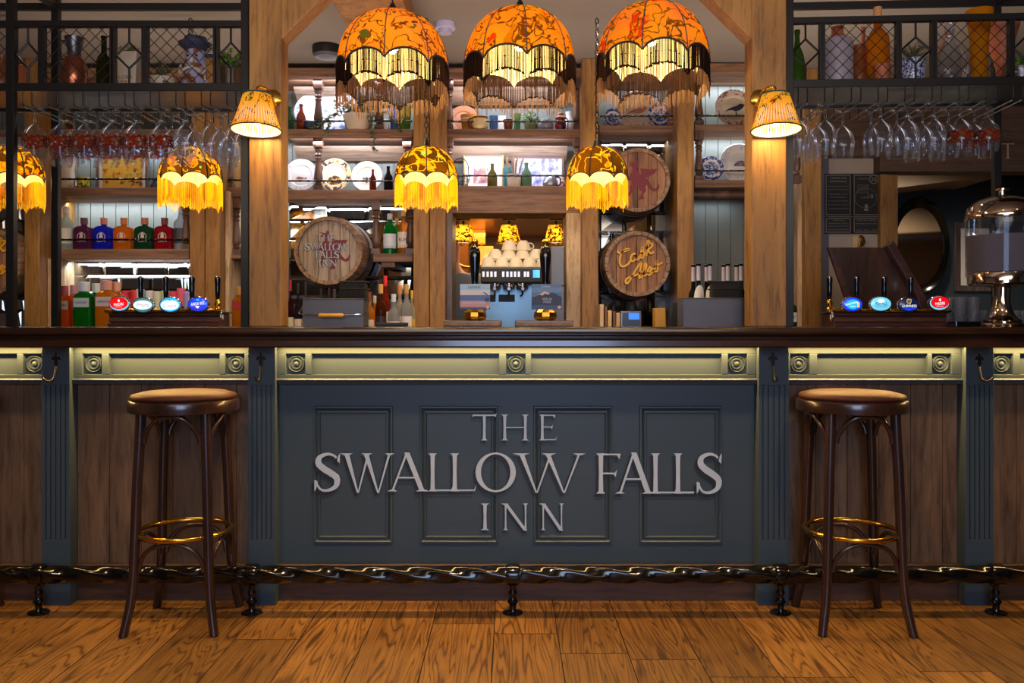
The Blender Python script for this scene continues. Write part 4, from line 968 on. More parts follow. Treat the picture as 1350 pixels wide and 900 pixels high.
def g_cask(t, r):
    u = r/275; ink, sh = B(), B()
    for st in CASK:
        P = catmull([(p, q, 0) for p, q in st], 5); P = [((p-362)*u, -(q-372)*u) for p, q, _ in P]
        ink.ribbon(P, 16.5*u, .014, .0175)
        for e in (P[0], P[-1]): ink.lathe([(.0001, .014), (8.2*u, .014), (8.2*u, .0175)], (e[0], 0, e[1]), 10, 'y')
        P2 = [(a-.0035, c-.005) for a, c in P]; sh.ribbon(P2, 17*u, .0178, .0198)
    ink.build('script_lettering', 'gold_paint', t); sh.build('letter_shading', mat('dark_text_shadow', S(52, 32, 20), .6), t)
barrel(432.5, 330, 45, 'grey cask head sign lettered THE SWALLOW FALLS INN over a faded red dragon', 'head_grey', gl=g_swallow)
barrel(840.5, 347.5, 43, 'brown cask head sign with yellow script reading Cask Ales, right of the hatch', 'head_brown', gl=g_cask)
barrel(841.5, 237, 42, 'cask head sign painted with a red dragon above the Cask Ales sign', 'head_brown', y0=4.80, gl=lambda t, r: dragon(t, r))
barrel(-17, 345, 45, 'cask head sign with yellow script cut off by the left edge', 'head_brown', gl=g_cask)

# ================================================================ THINGS ON THE BAR
def oval_badge(t, x, z, y, w, h, ring_m, face_m, parts, rot=0, side=True):
    """an illuminated oval tap badge; parts: list of (text, dx, dz, w, h, mat, shear)"""
    n = 40; R = Matrix.Translation((x, y, z)) @ Matrix.Rotation(rot, 4, 'Y')
    B().lathe([(.0001, .012), (w/2+.004, .012), (w/2+.005, 0), (w/2+.002, -.004), (w/2, -.004)], n=n, axis='y', sy=(h+.01)/(w+.01)).xf(R).build('badge_rim', ring_m, t, smooth=True)
    fo = B().lathe([(w/2, -.004), (w/2*.9, -.007), (.0001, -.008)], n=n, axis='y', sy=h/w).xf(R).build('badge_face', face_m, t, smooth=True, ang=80)
    for k, (fn) in enumerate(parts):
        b = B(); fn(b); b.xf(R).build('badge_print' if k else 'badge_lettering', b.m, fo)
def P_text(txt, dx, dz, w, h, m, ang=0, shear=0):
    def f(b): b.m = m; text_mesh(b, txt, dx, dz, w, h, -.0093, ang, shear)
    return f
def P_poly(poly, m, y=-.0088):
    def f(b): b.m = m; b.prism(poly, y, y+.0012)
    return f
def P_oval(dx, dz, rx, rz, m, y=-.0085, rx0=0):
    def f(b):
        b.m = m; b.lathe([(rx, y), (rx, y+.001)] if not rx0 else [(rx0, y), (rx, y), (rx, y+.001)], (dx, 0, dz), 32, 'y', sy=rz/rx, cap=not rx0)
    return f
def glow(name, col, es=1.4): return mat(name, col, .3, emis=col, es=es, coat=.5)
GR_, GB, GW, GC = glow('lit_red', S(214, 8, 16), 1.0), glow('lit_blue', S(20, 60, 220), 1.0), glow('lit_white', S(245, 250, 255), 1.1), glow('lit_cyan', S(110, 205, 235), .9)
GN, GT, GP = glow('lit_navy', S(14, 22, 60), .8), glow('lit_teal', S(70, 140, 145), .6), glow('lit_purple', S(110, 40, 170), .9)
GSK, GDR, GGO = glow('lit_sky', S(40, 170, 245), 1.0), glow('lit_dark_red', S(120, 20, 50), .6), glow('lit_gold', S(230, 200, 120), .8)
def drop(): return P_poly([(0, .0115), (.0035, .007), (.0032, .0035), (0, .002), (-.0032, .0035), (-.0035, .007)], GW)
def madri(t, x, z, y): 
    oval_badge(t, x, z, y, .082, .058, 'chrome', GC, [P_oval(0, .003, .0385, .0255, GR_, -.0085), P_text('MADRI', 0, -.002, .040, .012, GW, .10), P_text('EXCEPCIONAL', 0, -.0135, .030, .003, GW), lambda b: (setattr(b, 'm', GW), b.prism([(p, q+.008) for p, q in ((0, .012), (.004, .006), (.003, .001), (-.003, .001), (-.004, .006))], -.0095, -.0085))])
def tap_font(label, x0, x1, y, badges, handles, z0=CT):
    """a long dark wood beer font with lit badges, lever handles and little brass taps"""
    t = thing('beer_font', label, 'beer tap', ((x0+x1)/2, y, z0)); w = x1-x0
    B().prismx([(.07, 0), (-.07, 0), (-.07, .012), (-.055, .022), (-.05, .040), (-.058, .050), (-.058, .058), (.07, .058)], -w/2, w/2).build('wooden_housing', 'mahog', t, bevel=.003)
    B().box(-w/2-.01, w/2+.01, -.06, .07, .058, .064).build('drip_ledge', 'steel', t, bevel=.002)
    b = B(); b.tube([(-w/2-.012, -.062, .068), (w/2+.012, -.062, .068)], .009, 12); b.build('brass_rail', 'brass', t, smooth=True)
    b = B(); sgn = 1 if badges[0][0] > handles[0] else -1
    ex = -w/2-.014 if handles[0] < badges[0][0] else w/2+.014
    b.tube(catmull([(ex, -.062, .07), (ex, -.082, .062), (ex, -.090, .040), (ex, -.078, .024), (ex, -.066, .034), (ex, -.066, .05)], 4), .005, 8)
    b.build('spout_hook', 'chrome', t, smooth=True)
    for hx in handles:
        hh = X(hx, y)-(x0+x1)/2
        c = B(); c.lathe([(.012, .062), (.013, .075), (.008, .085), (.012, .092), (.014, .102), (.009, .112), (.007, .12)], (hh, -.03, 0), 16)
        c.tube([(hh, -.03, .085), (hh, -.075, .080), (hh, -.086, .066)], .006, 8); c.build('tap_body', 'brass', t, smooth=True)
        B().lathe([(.007, .115), (.010, .13), (.0115, .16), (.0115, .185), (.0135, .2), (.0125, .212), (.006, .218), (.0001, .219)], (hh, -.03, 0), 16).build('lever_handle', 'gloss', t, smooth=True)
    for bx, bz, fn in badges: fn(t, X(bx, y)-(x0+x1)/2, Z(bz, y)-z0, -.085)
    return t
def b_carling(t, x, z, y): oval_badge(t, x, z, y, .086, .060, 'chrome', GT, [P_text('Pravha', 0, .0, .052, .017, mat('ink_teal', S(20, 70, 80), .5), 0, .3), P_oval(0, 0, .039, .019, GW, -.0088)])
def b_coors(t, x, z, y): oval_badge(t, x, z, y, .086, .060, 'chrome', GSK, [P_text('Coors', 0, -.003, .058, .019, mat('ink_maroon', S(110, 16, 50), .5), 0, .2), P_oval(0, -.002, .038, .021, GW, -.0088), P_poly([(-.008, .016), (0, .027), (.008, .016)], GSK, -.0094)])
def b_hawk(t, x, z, y): oval_badge(t, x, z, y, .084, .058, 'chrome', GB, [P_text('AWKA WIT', 0, .002, .060, .014, GW, .12, .2), P_poly([(-.03, -.010), (0, -.022), (.02, -.012), (.0, -.008)], GP), P_poly([(-.012, -.008), (.0, -.018), (.008, -.008)], GW, -.0094), P_oval(0, .019, .006, .005, GSK)])
def b_bluemoon(t, x, z, y): oval_badge(t, x, z, y, .084, .058, 'chrome', GB, [P_text('BLUE MOON', -.004, .004, .056, .008, GW, .22, .2), P_oval(0, .0, .028, .021, GSK), P_text('WHEAT', 0, -.009, .026, .005, GW), P_poly([(.020, -.014), (.028, -.014), (.030, .008), (.018, .008)], GGO, -.0094)])
def b_aspall(t, x, z, y): oval_badge(t, x, z, y, .088, .058, 'chrome', GC, [P_text('ASPALL', 0, .002, .054, .013, mat('ink_navy', S(20, 40, 80), .5)), P_text('SUFFOLK CYDER', 0, -.010, .050, .006, mat('ink_navy2', S(20, 40, 80), .5)), P_oval(-.0, .012, .014, .009, GW)])
def b_guin(t, x, z, y): oval_badge(t, x, z, y, .086, .058, 'chrome', GN, [P_text('GUINNESS', 0, -.006, .062, .011, GW), P_poly([(-.034, -.017), (0, -.026), (.034, -.017), (0, -.015)], GB), lambda b: (setattr(b, 'm', GGO), b.ribbon([(-.006, .024), (-.011, .016), (-.006, .006), (.002, .002), (.007, .010), (.008, .022), (-.006, .024)], .0022, -.0095, -.0085)), lambda b: (setattr(b, 'm', GGO), b.ribbon([(-.003, .022), (.001, .005)], .001, -.0095, -.0085))])
DF = 3.72
tap_font('dark wooden beer font with four lit oval badges left of the oak pillars', X(151, DF), X(296, DF), DF, [(169.5, 401, madri), (200, 402.5, b_carling), (235, 402, b_coors), (271, 401.5, b_hawk)], [290, 189.5, 222.5, 256.5])
tap_font('dark wooden beer font with four lit oval badges in front of the lifted bar flap', X(1092, DF), X(1240, DF), DF, [(1113, 401.5, b_bluemoon), (1149.5, 401, b_aspall), (1185.5, 402, b_guin), (1225, 400, madri)], [1090, 1125.5, 1161.5, 1196])

# ---- cask hand pumps in front of the hatch
def sky_mat(name, stops):
    m, nt, p = nodes(name); tc = N(nt, 'ShaderNodeTexCoord'); sp = N(nt, 'ShaderNodeSeparateXYZ'); nt.links.new(tc.outputs['Object'], sp.inputs[0])
    mr = N(nt, 'ShaderNodeMapRange', i_1=-.055, i_2=.055); nt.links.new(sp.outputs[2], mr.inputs[0])
    r = ramp(nt, mr.outputs[0], stops, 'CONSTANT'); nt.links.new(r.outputs[0], p.inputs['Base Color']); p.inputs['Roughness'].default_value = .4; return m
M['clip_a'] = sky_mat('clip_seaside', [(0, S(40, 48, 86)), (.10, S(190, 132, 108)), (.34, S(60, 84, 140)), (.56, S(216, 190, 166)), (.66, S(190, 196, 206)), (.76, S(150, 176, 200))])
M['clip_b'] = sky_mat('clip_mountain', [(0, S(30, 40, 78)), (.5, S(66, 88, 124)), (.66, S(84, 112, 146)), (.84, S(64, 92, 128))])
M['snow'] = mat('snow_print', S(214, 176, 168), .6); M['mtn'] = mat('mountain_print', S(52, 58, 84), .6)
def pump(px, label, clip, art):
    D = 3.62; t = thing('hand_pump', label, 'hand pump', (X(px, D), D, CT), group='cask hand pumps in front of the hatch')
    B().box(-.13, .115, -.05, .06, 0, .026).build('pump_plinth', 'mahog', t, bevel=.004)
    B().box(-.128, .113, -.052, -.049, .006, .018).build('wooden_edge', 'oak', t)
    B().lathe([(.03, .026), (.045, .030), (.05, .042), (.047, .06), (.036, .074), (.028, .082), (.026, .09)], n=10).build('pump_body', 'brass', t, smooth=True, ang=20)
    B().lathe([(.015, .085), (.013, .16), (.015, .20), (.024, .28), (.0245, .31), (.020, .335), (.012, .345), (.012, .356), (.016, .362), (.012, .37), (.0001, .374)], n=20).build('pump_handle', 'gloss', t, smooth=True)
    B().lathe([(.013, .343), (.0135, .357), (.0165, .362), (.012, .3705), (.0001, .3745)], n=16).build('finial', 'brass', t, smooth=True)
    cz = Z(391, D-.05)-CT; c = B().box(-.060, .066, -.004, .004, -.053, .053).build('pump_clip', clip, t, bevel=.001, loc=(0, -.052, cz))
    art(t, cz)
def art_a(t, z):
    b = B(); text_mesh(b, 'LEFWN', 0, z+.040, .05, .009, -.0575); b.build('clip_lettering', mat('ink_dark', S(30, 40, 60), .5), t)
    b = B(); text_mesh(b, 'BEACHCOMBER', 0, z-.027, .095, .008, -.0575); b.build('clip_lettering', 'letter', t)
    b = B(); b.prism([(.035, z+.022), (.055, z+.012), (.058, z+.006), (.045, z+.012)], -.0575, -.0565); b.prism([(.045, z-.02), (.062, z-.02), (.062, z-.004), (.045, z-.006)], -.0575, -.0565); b.build('clip_picture', mat('blue_ink', S(30, 50, 120), .5), t)
    b = B(); b.lathe([(.007, -.0575), (.007, -.0565)], (.056, 0, z-.044), 16, 'y'); b.build('clip_seal', 'snow', t)
def art_b(t, z):
    b = B(); b.prism([(-.059, z-.01), (-.03, z+.008), (-.005, z+.022), (.015, z+.014), (.03, z+.018), (.065, z-.002), (.065, z-.034), (-.059, z-.034)], -.0572, -.0562); b.build('clip_picture', 'mtn', t)
    b = B(); b.prism([(-.032, z+.007), (-.005, z+.023), (.016, z+.014), (.01, z+.008), (-.004, z+.013), (-.015, z+.004), (-.022, z+.008)], -.058, -.0572); b.build('clip_picture', 'snow', t)
    b = B(); text_mesh(b, 'WELSH\nPRIDE', .005, z-.016, .04, .022, -.0585); text_mesh(b, 'CWRW', 0, z+.042, .04, .007, -.0585); b.build('clip_lettering', 'letter', t)
    b = B(); b.lathe([(.007, -.0575), (.007, -.0565)], (.056, 0, z-.044), 16, 'y'); b.build('clip_seal', 'snow', t)
pump(626, 'black and brass hand pump with a pale seaside badge, left of the two', 'clip_a', art_a)
pump(719, 'black and brass hand pump with a blue mountain badge, right of the two', 'clip_b', art_b)

# ---- cutlery and menu boxes on the bar
def caddy(px0, px1, py, label, handle, D=3.62):
    x0, x1 = X(px0, D), X(px1, D); h = Z(py, D)-CT; w = x1-x0
    t = thing('steel_caddy', label, 'metal box', ((x0+x1)/2, D, CT), group='grey steel boxes on the bar')
    b = B(); d = .13; g = .003
    b.box(-w/2, w/2, 0, g, 0, h); b.box(-w/2, w/2, d-g, d, 0, h); b.box(-w/2, -w/2+g, g, d-g, 0, h); b.box(w/2-g, w/2, g, d-g, 0, h); b.box(-w/2, w/2, g, d-g, 0, g)
    b.tube([(-w/2, 0, h), (w/2, 0, h), (w/2, d, h), (-w/2, d, h)], .003, 6, closed=True); b.build('box', 'steel', t)
    if handle:
        B().tube(catmull([(-w/2-.004, .06, h*.93), (-w/2-.012, .02, h*.6), (-w/2-.004, -.03, h*.46), (-w*.25, -.038, h*.42), (0, -.04, h*.40), (w*.25, -.038, h*.42), (w/2, -.03, h*.46), (w/2+.02, .02, h*.62), (w/2+.024, .06, h*.98)], 5), .0025, 6).build('wire_handle', 'chrome', t, smooth=True)
        B().tube([(-.052, -.04, h*.395), (-.046, -.04, h*.395), (0, -.04, h*.395), (.046, -.04, h*.395), (.052, -.04, h*.395)], [.007, .0095, .0085, .0095, .007], 14).build('wooden_grip', mat('turned_grip', S(212, 150, 50), .4), t, smooth=True)
    return t
caddy(399, 479, 394, 'grey steel caddy with wire handle and wooden grip, right of the left pillar', True)
caddy(901, 984, 393, 'plain grey steel caddy in front of the wine bottles', False)
def wirebox(px0, px1, py0, py1, D, label):
    x0, x1, z1, z0 = X(px0, D), X(px1, D), Z(py0, D), Z(py1, D); b = B()
    n = 16
    for i in range(n+1): x = x0+(x1-x0)*i/n; b.tube([(x, D, z0), (x, D, z1), (x, D+.10, z1)], .0022, 4)
    for z in (z0, (z0+z1)/2+.01, z1): b.tube([(x0, D, z), (x1, D, z), (x1, D+.1, z), (x0, D+.1, z)], .003, 4, closed=True)
    b.box(x0+.006, x1-.006, D+.01, D+.09, z0, z1-.008)
    tag(b.build('napkin_rack', 'black'), label, 'rack', 'black wire napkin racks')
wirebox(448, 482, 371, 396, 3.66, 'black wire rack of dark napkins standing in the caddy with the grip')
wirebox(940, 978, 371, 396, 3.66, 'black wire rack of dark napkins standing in the plain grey caddy')

# ---- bottles
M['cork'] = mat('cork_cap', S(196, 150, 92), .6); M['label'] = mat('paper_label', S(232, 222, 210), .6); M['foil'] = mat('silver_foil', S(190, 178, 196), .3, .8)
GLS = {}
def gm(rgb, op=.55, key=None):
    k = (rgb, op)
    if k not in GLS: GLS[k] = glass('tinted_glass_%d' % len(GLS), S(*rgb), op, .9, .12)
    return GLS[k]
MC = {}
def pm(rgb, rough=.5):
    if (rgb, rough) not in MC: MC[(rgb, rough)] = mat('paint_%d_%d_%d' % rgb, S(*rgb), rough)
    return MC[(rgb, rough)]
SHAPES = {
 'wine':   ([(0, .95), (.01, 1), (.58, 1), (.66, .82), (.70, .45), (.74, .37), (.97, .35), (.975, .42), (1, .42)], .15, .45, .74),
 'spirit': ([(0, .94), (.01, 1), (.60, 1), (.68, .86), (.74, .46), (.78, .38), (.88, .36)], .14, .50, .86),
 'squat':  ([(0, .92), (.02, 1), (.58, 1), (.66, .92), (.72, .6), (.76, .34), (.86, .32)], .16, .46, .80),
 'gin':    ([(0, .95), (.02, 1), (.77, 1), (.82, .82), (.845, .52), (.88, .50)], .62, .76, .86),
 'beer':   ([(0, .95), (.01, 1), (.50, 1), (.60, .85), (.72, .45), (.80, .36), (.93, .33), (.935, .40), (1, .40)], .12, .4, .93),
 'jug':    ([(0, .8), (.05, 1), (.5, 1), (.7, .6), (.8, .35), (.9, .35), (.92, .45), (1, .45)], .1, .4, .9)}
def bottle(label, px, pyb, D, hpx, wpx, shape, rgb, lab=None, cap=None, op=.6, sq=False, zb=None, txt=None, group=None, name='bottle', band=None, inkc=(60, 40, 30)):
    s = F/D; h, r = hpx/s, wpx/s/2; zb = Z(pyb, D) if zb is None else zb
    t = thing(name, label, 'bottle', (X(px, D), D, zb), 0, group); prof, l0, l1, cz = SHAPES[shape]
    n = 4 if sq else 20
    if sq:
        b = B()
        vs, fs = [], []; cor = []
        for k in range(16):
            a = 2*pi*k/16; ex = .35; c_, s_ = cos(a), sin(a)
            cor.append((math.copysign(abs(c_)**ex, c_), math.copysign(abs(s_)**ex*.62, s_)))
        for z, rr in [(z, q) for z, q in prof]:
            for k in range(16):
                if rr > .7: u, v = cor[k]
                else: u, v = cos(2*pi*k/16), sin(2*pi*k/16)
                vs.append((r*rr*u, r*rr*v, z*h))
        m = len(prof)
        for i in range(m-1):
            for k in range(16): fs.append((i*16+k, i*16+(k+1) % 16, (i+1)*16+(k+1) % 16, (i+1)*16+k))
        fs += [tuple(range(16))[::-1], tuple((m-1)*16+k for k in range(16))]
        b.add(vs, fs)
    else: b = B().lathe([(rr*r, z*h) for z, rr in prof], n=n)
    b.build('body', gm(rgb, op), t, smooth=True)
    if lab:
        if sq: lb_ = B().box(-r*.82, r*.82, -r*.62-.0015, -r*.62-.0005, h*l0, h*l1).build('label', pm(lab), t)
        else:
            vs, fs = [], []
            for i in range(13):
                a = radians(-90-78+156*i/12)
                for z in (l0, l1): vs.append((r*1.012*cos(a), r*1.012*sin(a), h*z))
            fs = [(2*i, 2*i+2, 2*i+3, 2*i+1) for i in range(12)]; lb_ = B().add(vs, fs).build('label', pm(lab), t, smooth=True)
        if band: B().lathe([(r*1.014, h*l0), (r*1.014, h*(l0+.06))], n=20, cap=False, sy=1 if not sq else .62).build('label_band', pm(band), t)
        if txt:
            b = B(); text_mesh(b, txt, 0, h*(l0+l1)/2, r*1.25, h*(l1-l0)*(.4 if '\n' in txt else .22), -(r*(.62 if sq else 1.012))-.003); b.build('label_lettering', pm(inkc), lb_)
    if cap:
        top = prof[-1][0]; rc = prof[-1][1]
        if top < .95: B().lathe([(r*rc*1.12, h*(top-.02)), (r*rc*1.15, h), (r*rc*.9, h*1.005), (.0001, h*1.005)], n=14).build('cap', pm(cap), t, smooth=True)
        else: B().lathe([(r*.385, h*.80), (r*.365, h*.97), (r*.40, h*.975), (r*.39, h*1.002), (.0001, h*1.002)], n=14).build('foil_capsule', pm(cap, .3), t, smooth=True)
    return t
# service shelf, left: gin bottles (stand on z = 1.0)
DS = 4.0; G1 = 'flavoured gin bottles on the service shelf'
zs = 1.0
def sb(label, px, top, w, rgb, lab, cap, shape='gin', D=DS, **k):
    hpx = (Z(top, D)-zs)*F/D; bottle(label, px, 0, D, hpx, w, shape, rgb, lab, cap, zb=zs, **k)
sb('orange gin bottle with pale label and pink cap, half behind the iron post', 85, 377, 17, (235, 110, 20), (228, 210, 196), (200, 90, 110), op=.5, sq=True, txt='GIN', group=G1)
sb('orange gin bottle with speckled pink cap, second in the row', 97, 376, 15, (236, 104, 30), (226, 200, 180), (214, 150, 160), D=4.08, op=.5, sq=True, group=G1)
sb('green gin bottle with white cap, larger and in front', 111, 372, 25, (20, 150, 30), (214, 214, 206), (226, 226, 230), op=.5, sq=True, txt='LONDON DRY', group=G1)
sb('green gin bottle with white cap, standing behind to the right', 127, 374, 19, (24, 140, 30), (214, 214, 206), (214, 226, 220), D=4.08, op=.5, sq=True, group=G1)
sb('amber gin bottle with salmon cap, larger and in front', 140, 370, 25, (246, 164, 20), (232, 204, 190), (226, 160, 140), op=.5, sq=True, txt='LONDON DRY', group=G1)
sb('amber gin bottle with salmon cap, standing behind to the right', 153, 372, 19, (240, 150, 20), (232, 204, 190), (232, 164, 130), D=4.08, op=.5, sq=True, group=G1)
# row of wine-sized bottles on the back counter behind the left font
zc = .95
def cb(label, px, top, w, rgb, lab, cap, shape='wine', D=4.75, **k):
    hpx = (Z(top, D)-zc)*F/D; bottle(label, px, 0, D, hpx, w, shape, rgb, lab, cap, zb=zc, **k)
G2 = 'spirit bottles behind the left beer font'
for i, (px, top, cap) in enumerate(((165.5, 383, (214, 44, 46)), (178, 382, (220, 50, 50)), (185, 381, (200, 210, 214)), (197.5, 383, (214, 210, 214)), (208, 384, (206, 206, 178)), (218, 383, (190, 204, 160)), (229, 384, (210, 70, 100)), (239, 380, (224, 90, 120)), (248, 385, (150, 150, 210)))):
    cname = ['red', 'bright red', 'silver', 'grey-white', 'cream', 'pale green', 'rose', 'pink', 'lilac'][i]
    s = F/4.75; t = thing('bottle', 'dark bottle with %s cap behind the left beer font' % cname, 'bottle', (X(px, 4.75), 4.75, zc), 0, G2); h = Z(top, 4.75)-zc; r = .032
    B().lathe([(r, 0), (r*1.02, h*.4), (r, h*.62), (r*.6, h*.74), (r*.5, h*.80)], n=18).build('body', gm((60, 70, 50), .5), t, smooth=True)
    B().lathe([(r*.72, h*.72), (r*.74, h*.985), (r*.6, h), (.0001, h)], n=18).build('cap', pm(cap), t, smooth=True)
# the coloured bottles on the lit shelf (shelf top y=328)
G3 = 'coloured gin bottles on the lit left shelf'; DL = 4.95; zl = Z(328, YS)
def rb(label, px, top, w, rgb, lab, cap, shape='squat', op=.8, z=zl, D=DL, **k):
    bottle(label, px, 0, D, (Z(top, D)-z)*F/D, w, shape, rgb, lab, cap, op=op, zb=z, **k)
for px, rgb, cap, nm in ((111, (110, 44, 90), (104, 44, 70), 'purple'), (137, (26, 44, 190), (200, 120, 90), 'blue'), (163.5, (214, 120, 20), (190, 110, 60), 'orange'), (191, (28, 80, 48), (190, 110, 70), 'green'), (217, (170, 24, 34), (110, 50, 40), 'red')):
    t0 = thing('bottle', '%s gin bottle with a round crest on the lit left shelf' % nm, 'bottle', (X(px, DL), DL, zl), 0, G3)
    s = F/DL; h = 42/s; w = 25/s/2; b = B(); vs, fs = [], []
    prof = [(0, .95, 1), (.02, 1, 1), (.58, 1, 1), (.68, .9, 1), (.73, .55, .7), (.76, .27, .4), (.95, .25, .4)]
    for z, rx, _ in prof:
        for k in range(20):
            a = 2*pi*k/20; ex = .4 if rx > .5 else 1; c_, s_ = cos(a), sin(a); vs.append((w*rx*math.copysign(abs(c_)**ex, c_), w*min(rx, .62)*(math.copysign(abs(s_)**ex, s_)), z*h))
    m = len(prof)
    for i in range(m-1):
        for k in range(20): fs.append((i*20+k, i*20+(k+1) % 20, (i+1)*20+(k+1) % 20, (i+1)*20+k))
    fs += [tuple(range(20)), tuple((m-1)*20+k for k in range(20))]
    b.add(vs, fs).build('body', gm(rgb, .68), t0, smooth=True)
    B().lathe([(w*.34, h*.80), (w*.36, h*1.0), (.0001, h*1.003)], n=14).build('cap', pm(cap), t0, smooth=True)
    b = B(); yy = -w*.62-.002; b.lathe([(w*.38, yy), (w*.44, yy), (w*.44, yy+.001)], (0, 0, h*.40), 24, 'y', cap=False); b.prism([(-w*.2, h*.36), (w*.2, h*.36), (w*.14, h*.48), (0, h*.55), (-w*.14, h*.48)], yy, yy+.001); text_mesh(b, 'GIN', 0, h*.27, w*.9, h*.08, yy)
    b.build('crest', pm((214, 190, 180)), t0)
rb('clear square gin bottle with red dot label beside the iron post', 87, 273, 17, (190, 206, 200), (214, 206, 190), (214, 200, 200), shape='spirit', op=.35, group=G3)
rb('clear bottle with dark label at the right end of the lit shelf', 239, 273, 19, (196, 196, 200), (60, 60, 66), (200, 200, 206), shape='spirit', op=.4, group=G3)
rb('dark brown bottle half hidden by the oak post', 248, 285, 10, (96, 50, 24), None, (50, 30, 24), shape='wine', group=G3)
# whisky behind the left pillar
sb('whisky bottle with slanting red label left of the left pillar', 317, 378, 20, (226, 150, 20), (200, 40, 40), (214, 150, 70), 'gin', op=.5, sq=True, D=4.1)
# small gin shelf
zg = Z(334, YS); G4 = 'bottles on the small gin shelf'
rb('green gin bottle with white label and red seal on the small shelf', 514, 282, 17, (20, 140, 50), (224, 226, 232), (206, 206, 214), shape='spirit', z=zg, op=.5, band=(30, 90, 170), group=G4)
rb('green bottle half hidden behind the rum on the small shelf', 523, 286, 12, (40, 150, 60), None, (200, 140, 60), shape='wine', z=zg, D=5.04, group=G4)
rb('spiced rum bottle with white label and cork on the small shelf', 532, 277, 16, (206, 130, 16), (226, 214, 204), (214, 170, 110), shape='spirit', z=zg, op=.5, band=(200, 130, 30), txt='RUM', group=G4)
# cluster right of the caddy, on the service shelf
G5 = 'spirits left of the oak post beside the hatch'
sb('dark rum bottle with black and red label, corked', 502, 375, 15, (90, 40, 16), (50, 34, 34), (214, 160, 90), 'spirit', band=(200, 30, 40), op=.8, txt='RUM', inkc=(210, 160, 150), group=G5)
sb('clear rum bottle with white label in front of the oak post', 536, 375, 15, (206, 206, 204), (226, 214, 206), (206, 150, 70), 'spirit', op=.4, txt='RUM', band=(206, 170, 90), group=G5)
sb('clear bottle with sketched white label between the two rums', 519, 388, 16, (200, 200, 206), (226, 212, 206), (214, 214, 220), 'spirit', op=.4, txt='RUM', D=3.95, group=G5)
sb('amber spirit bottle with pale label behind the caddy handle', 487, 385, 13, (220, 140, 40), (222, 196, 180), (110, 60, 40), 'spirit', D=4.1, op=.7, group=G5)
sb('corked pale spirit bottle behind the sketched label bottle', 527, 376, 13, (214, 206, 190), (222, 196, 180), (206, 130, 60), 'spirit', D=4.12, op=.45, group=G5)
sb('tall red-brown spirit bottle with red wax cap', 508, 364, 12, (150, 50, 30), (222, 206, 196), (214, 40, 40), 'spirit', D=4.14, op=.7, group=G5)
sb('amber bottle squeezed between the rum and the caddy', 494, 390, 11, (226, 130, 30), None, (200, 180, 160), 'spirit', D=4.13, op=.7, group=G5)
sb('clear bottle with gold cap against the oak post', 543, 383, 9, (210, 204, 180), (214, 170, 60), (214, 170, 60), 'spirit', D=4.12, op=.5, group=G5)
tag(B().box(X(496, 3.7), X(537, 3.7), 3.68, 3.74, CT, Z(425, 3.7)).build('bar_tray', 'black', bevel=.004), 'low black tray on the bar in front of the rum bottles', 'tray')
# small things left of the caddy on the lower glass shelf
G6 = 'small bottles behind the grey caddy'
for px, top, w, rgb, lab, cap, nm in ((383, 370, 9, (60, 20, 30), (200, 190, 170), (170, 24, 60), 'with red capsule'), (393, 374, 10, (40, 34, 40), (210, 190, 170), (30, 24, 30), 'with black cap'), (403, 372, 9, (90, 84, 80), (200, 196, 190), (34, 30, 34), 'with white label'), (423, 381, 8, (30, 28, 30), None, (24, 22, 22), 'all black'), (441, 382, 10, (60, 40, 30), (222, 96, 40), (60, 50, 50), 'with orange label')):
    cb('small dark bottle %s behind the grey caddy' % nm, px, top, w, rgb, lab, cap, 'spirit', D=4.6, op=.8, group=G6)
# wine bottles behind the right caddy
G7 = 'wine bottles behind the plain grey caddy'
for i, (px, lab, d) in enumerate(((914, None, 4.12), (921, 1, 4.02), (931.5, None, 4.12), (936, 1, 4.02), (954, None, 4.12), (959.5, None, 4.02), (971, None, 4.12), (977, None, 4.02))):
    D = d; hpx = (Z(347.5 if d < 4.1 else 349, D)-zs)*F/D
    bottle('wine bottle with silver capsule, %s from the left behind the caddy' % _ord[i], px, 0, D, hpx, 14, 'wine', (22, 24, 22), None, (200, 186, 200), op=.85, zb=zs, group=G7, name='wine_bottle')
    if lab:
        b = B(); r = 7/F*D; z0 = Z(403, D); z1 = Z(376, D); vs = []
        for k in range(15):
            a = radians(-90-70+140*k/14); zz = z0+(z1-z0)*sqrt(max(0, 1-((k-7)/7.6)**2)); vs += [(X(px, D)+r*1.02*cos(a), D+r*1.02*sin(a), z0), (X(px, D)+r*1.02*cos(a), D+r*1.02*sin(a), zz)]
        lo = B().add(vs, [(2*k, 2*k+2, 2*k+3, 2*k+1) for k in range(14)]).build('label', 'label'); rt = [o for o in bpy.data.objects if o.name.startswith('wine_bottle')][-1]
        rt = max((o for o in bpy.data.objects if o.name.startswith('wine_bottle') and abs(o.location.x-X(px, D)) < 1e-4 and abs(o.location.y-D) < 1e-4), key=lambda o: o.name)
        lo.parent = rt; lo.location = (-rt.location.x, -rt.location.y, -rt.location.z)
bottle('green wine bottle with white label beside the right oak pillar', 1044, 430, 3.64, 41, 13, 'wine', (60, 84, 30), (220, 216, 200), (30, 30, 24), zb=CT, txt='T')

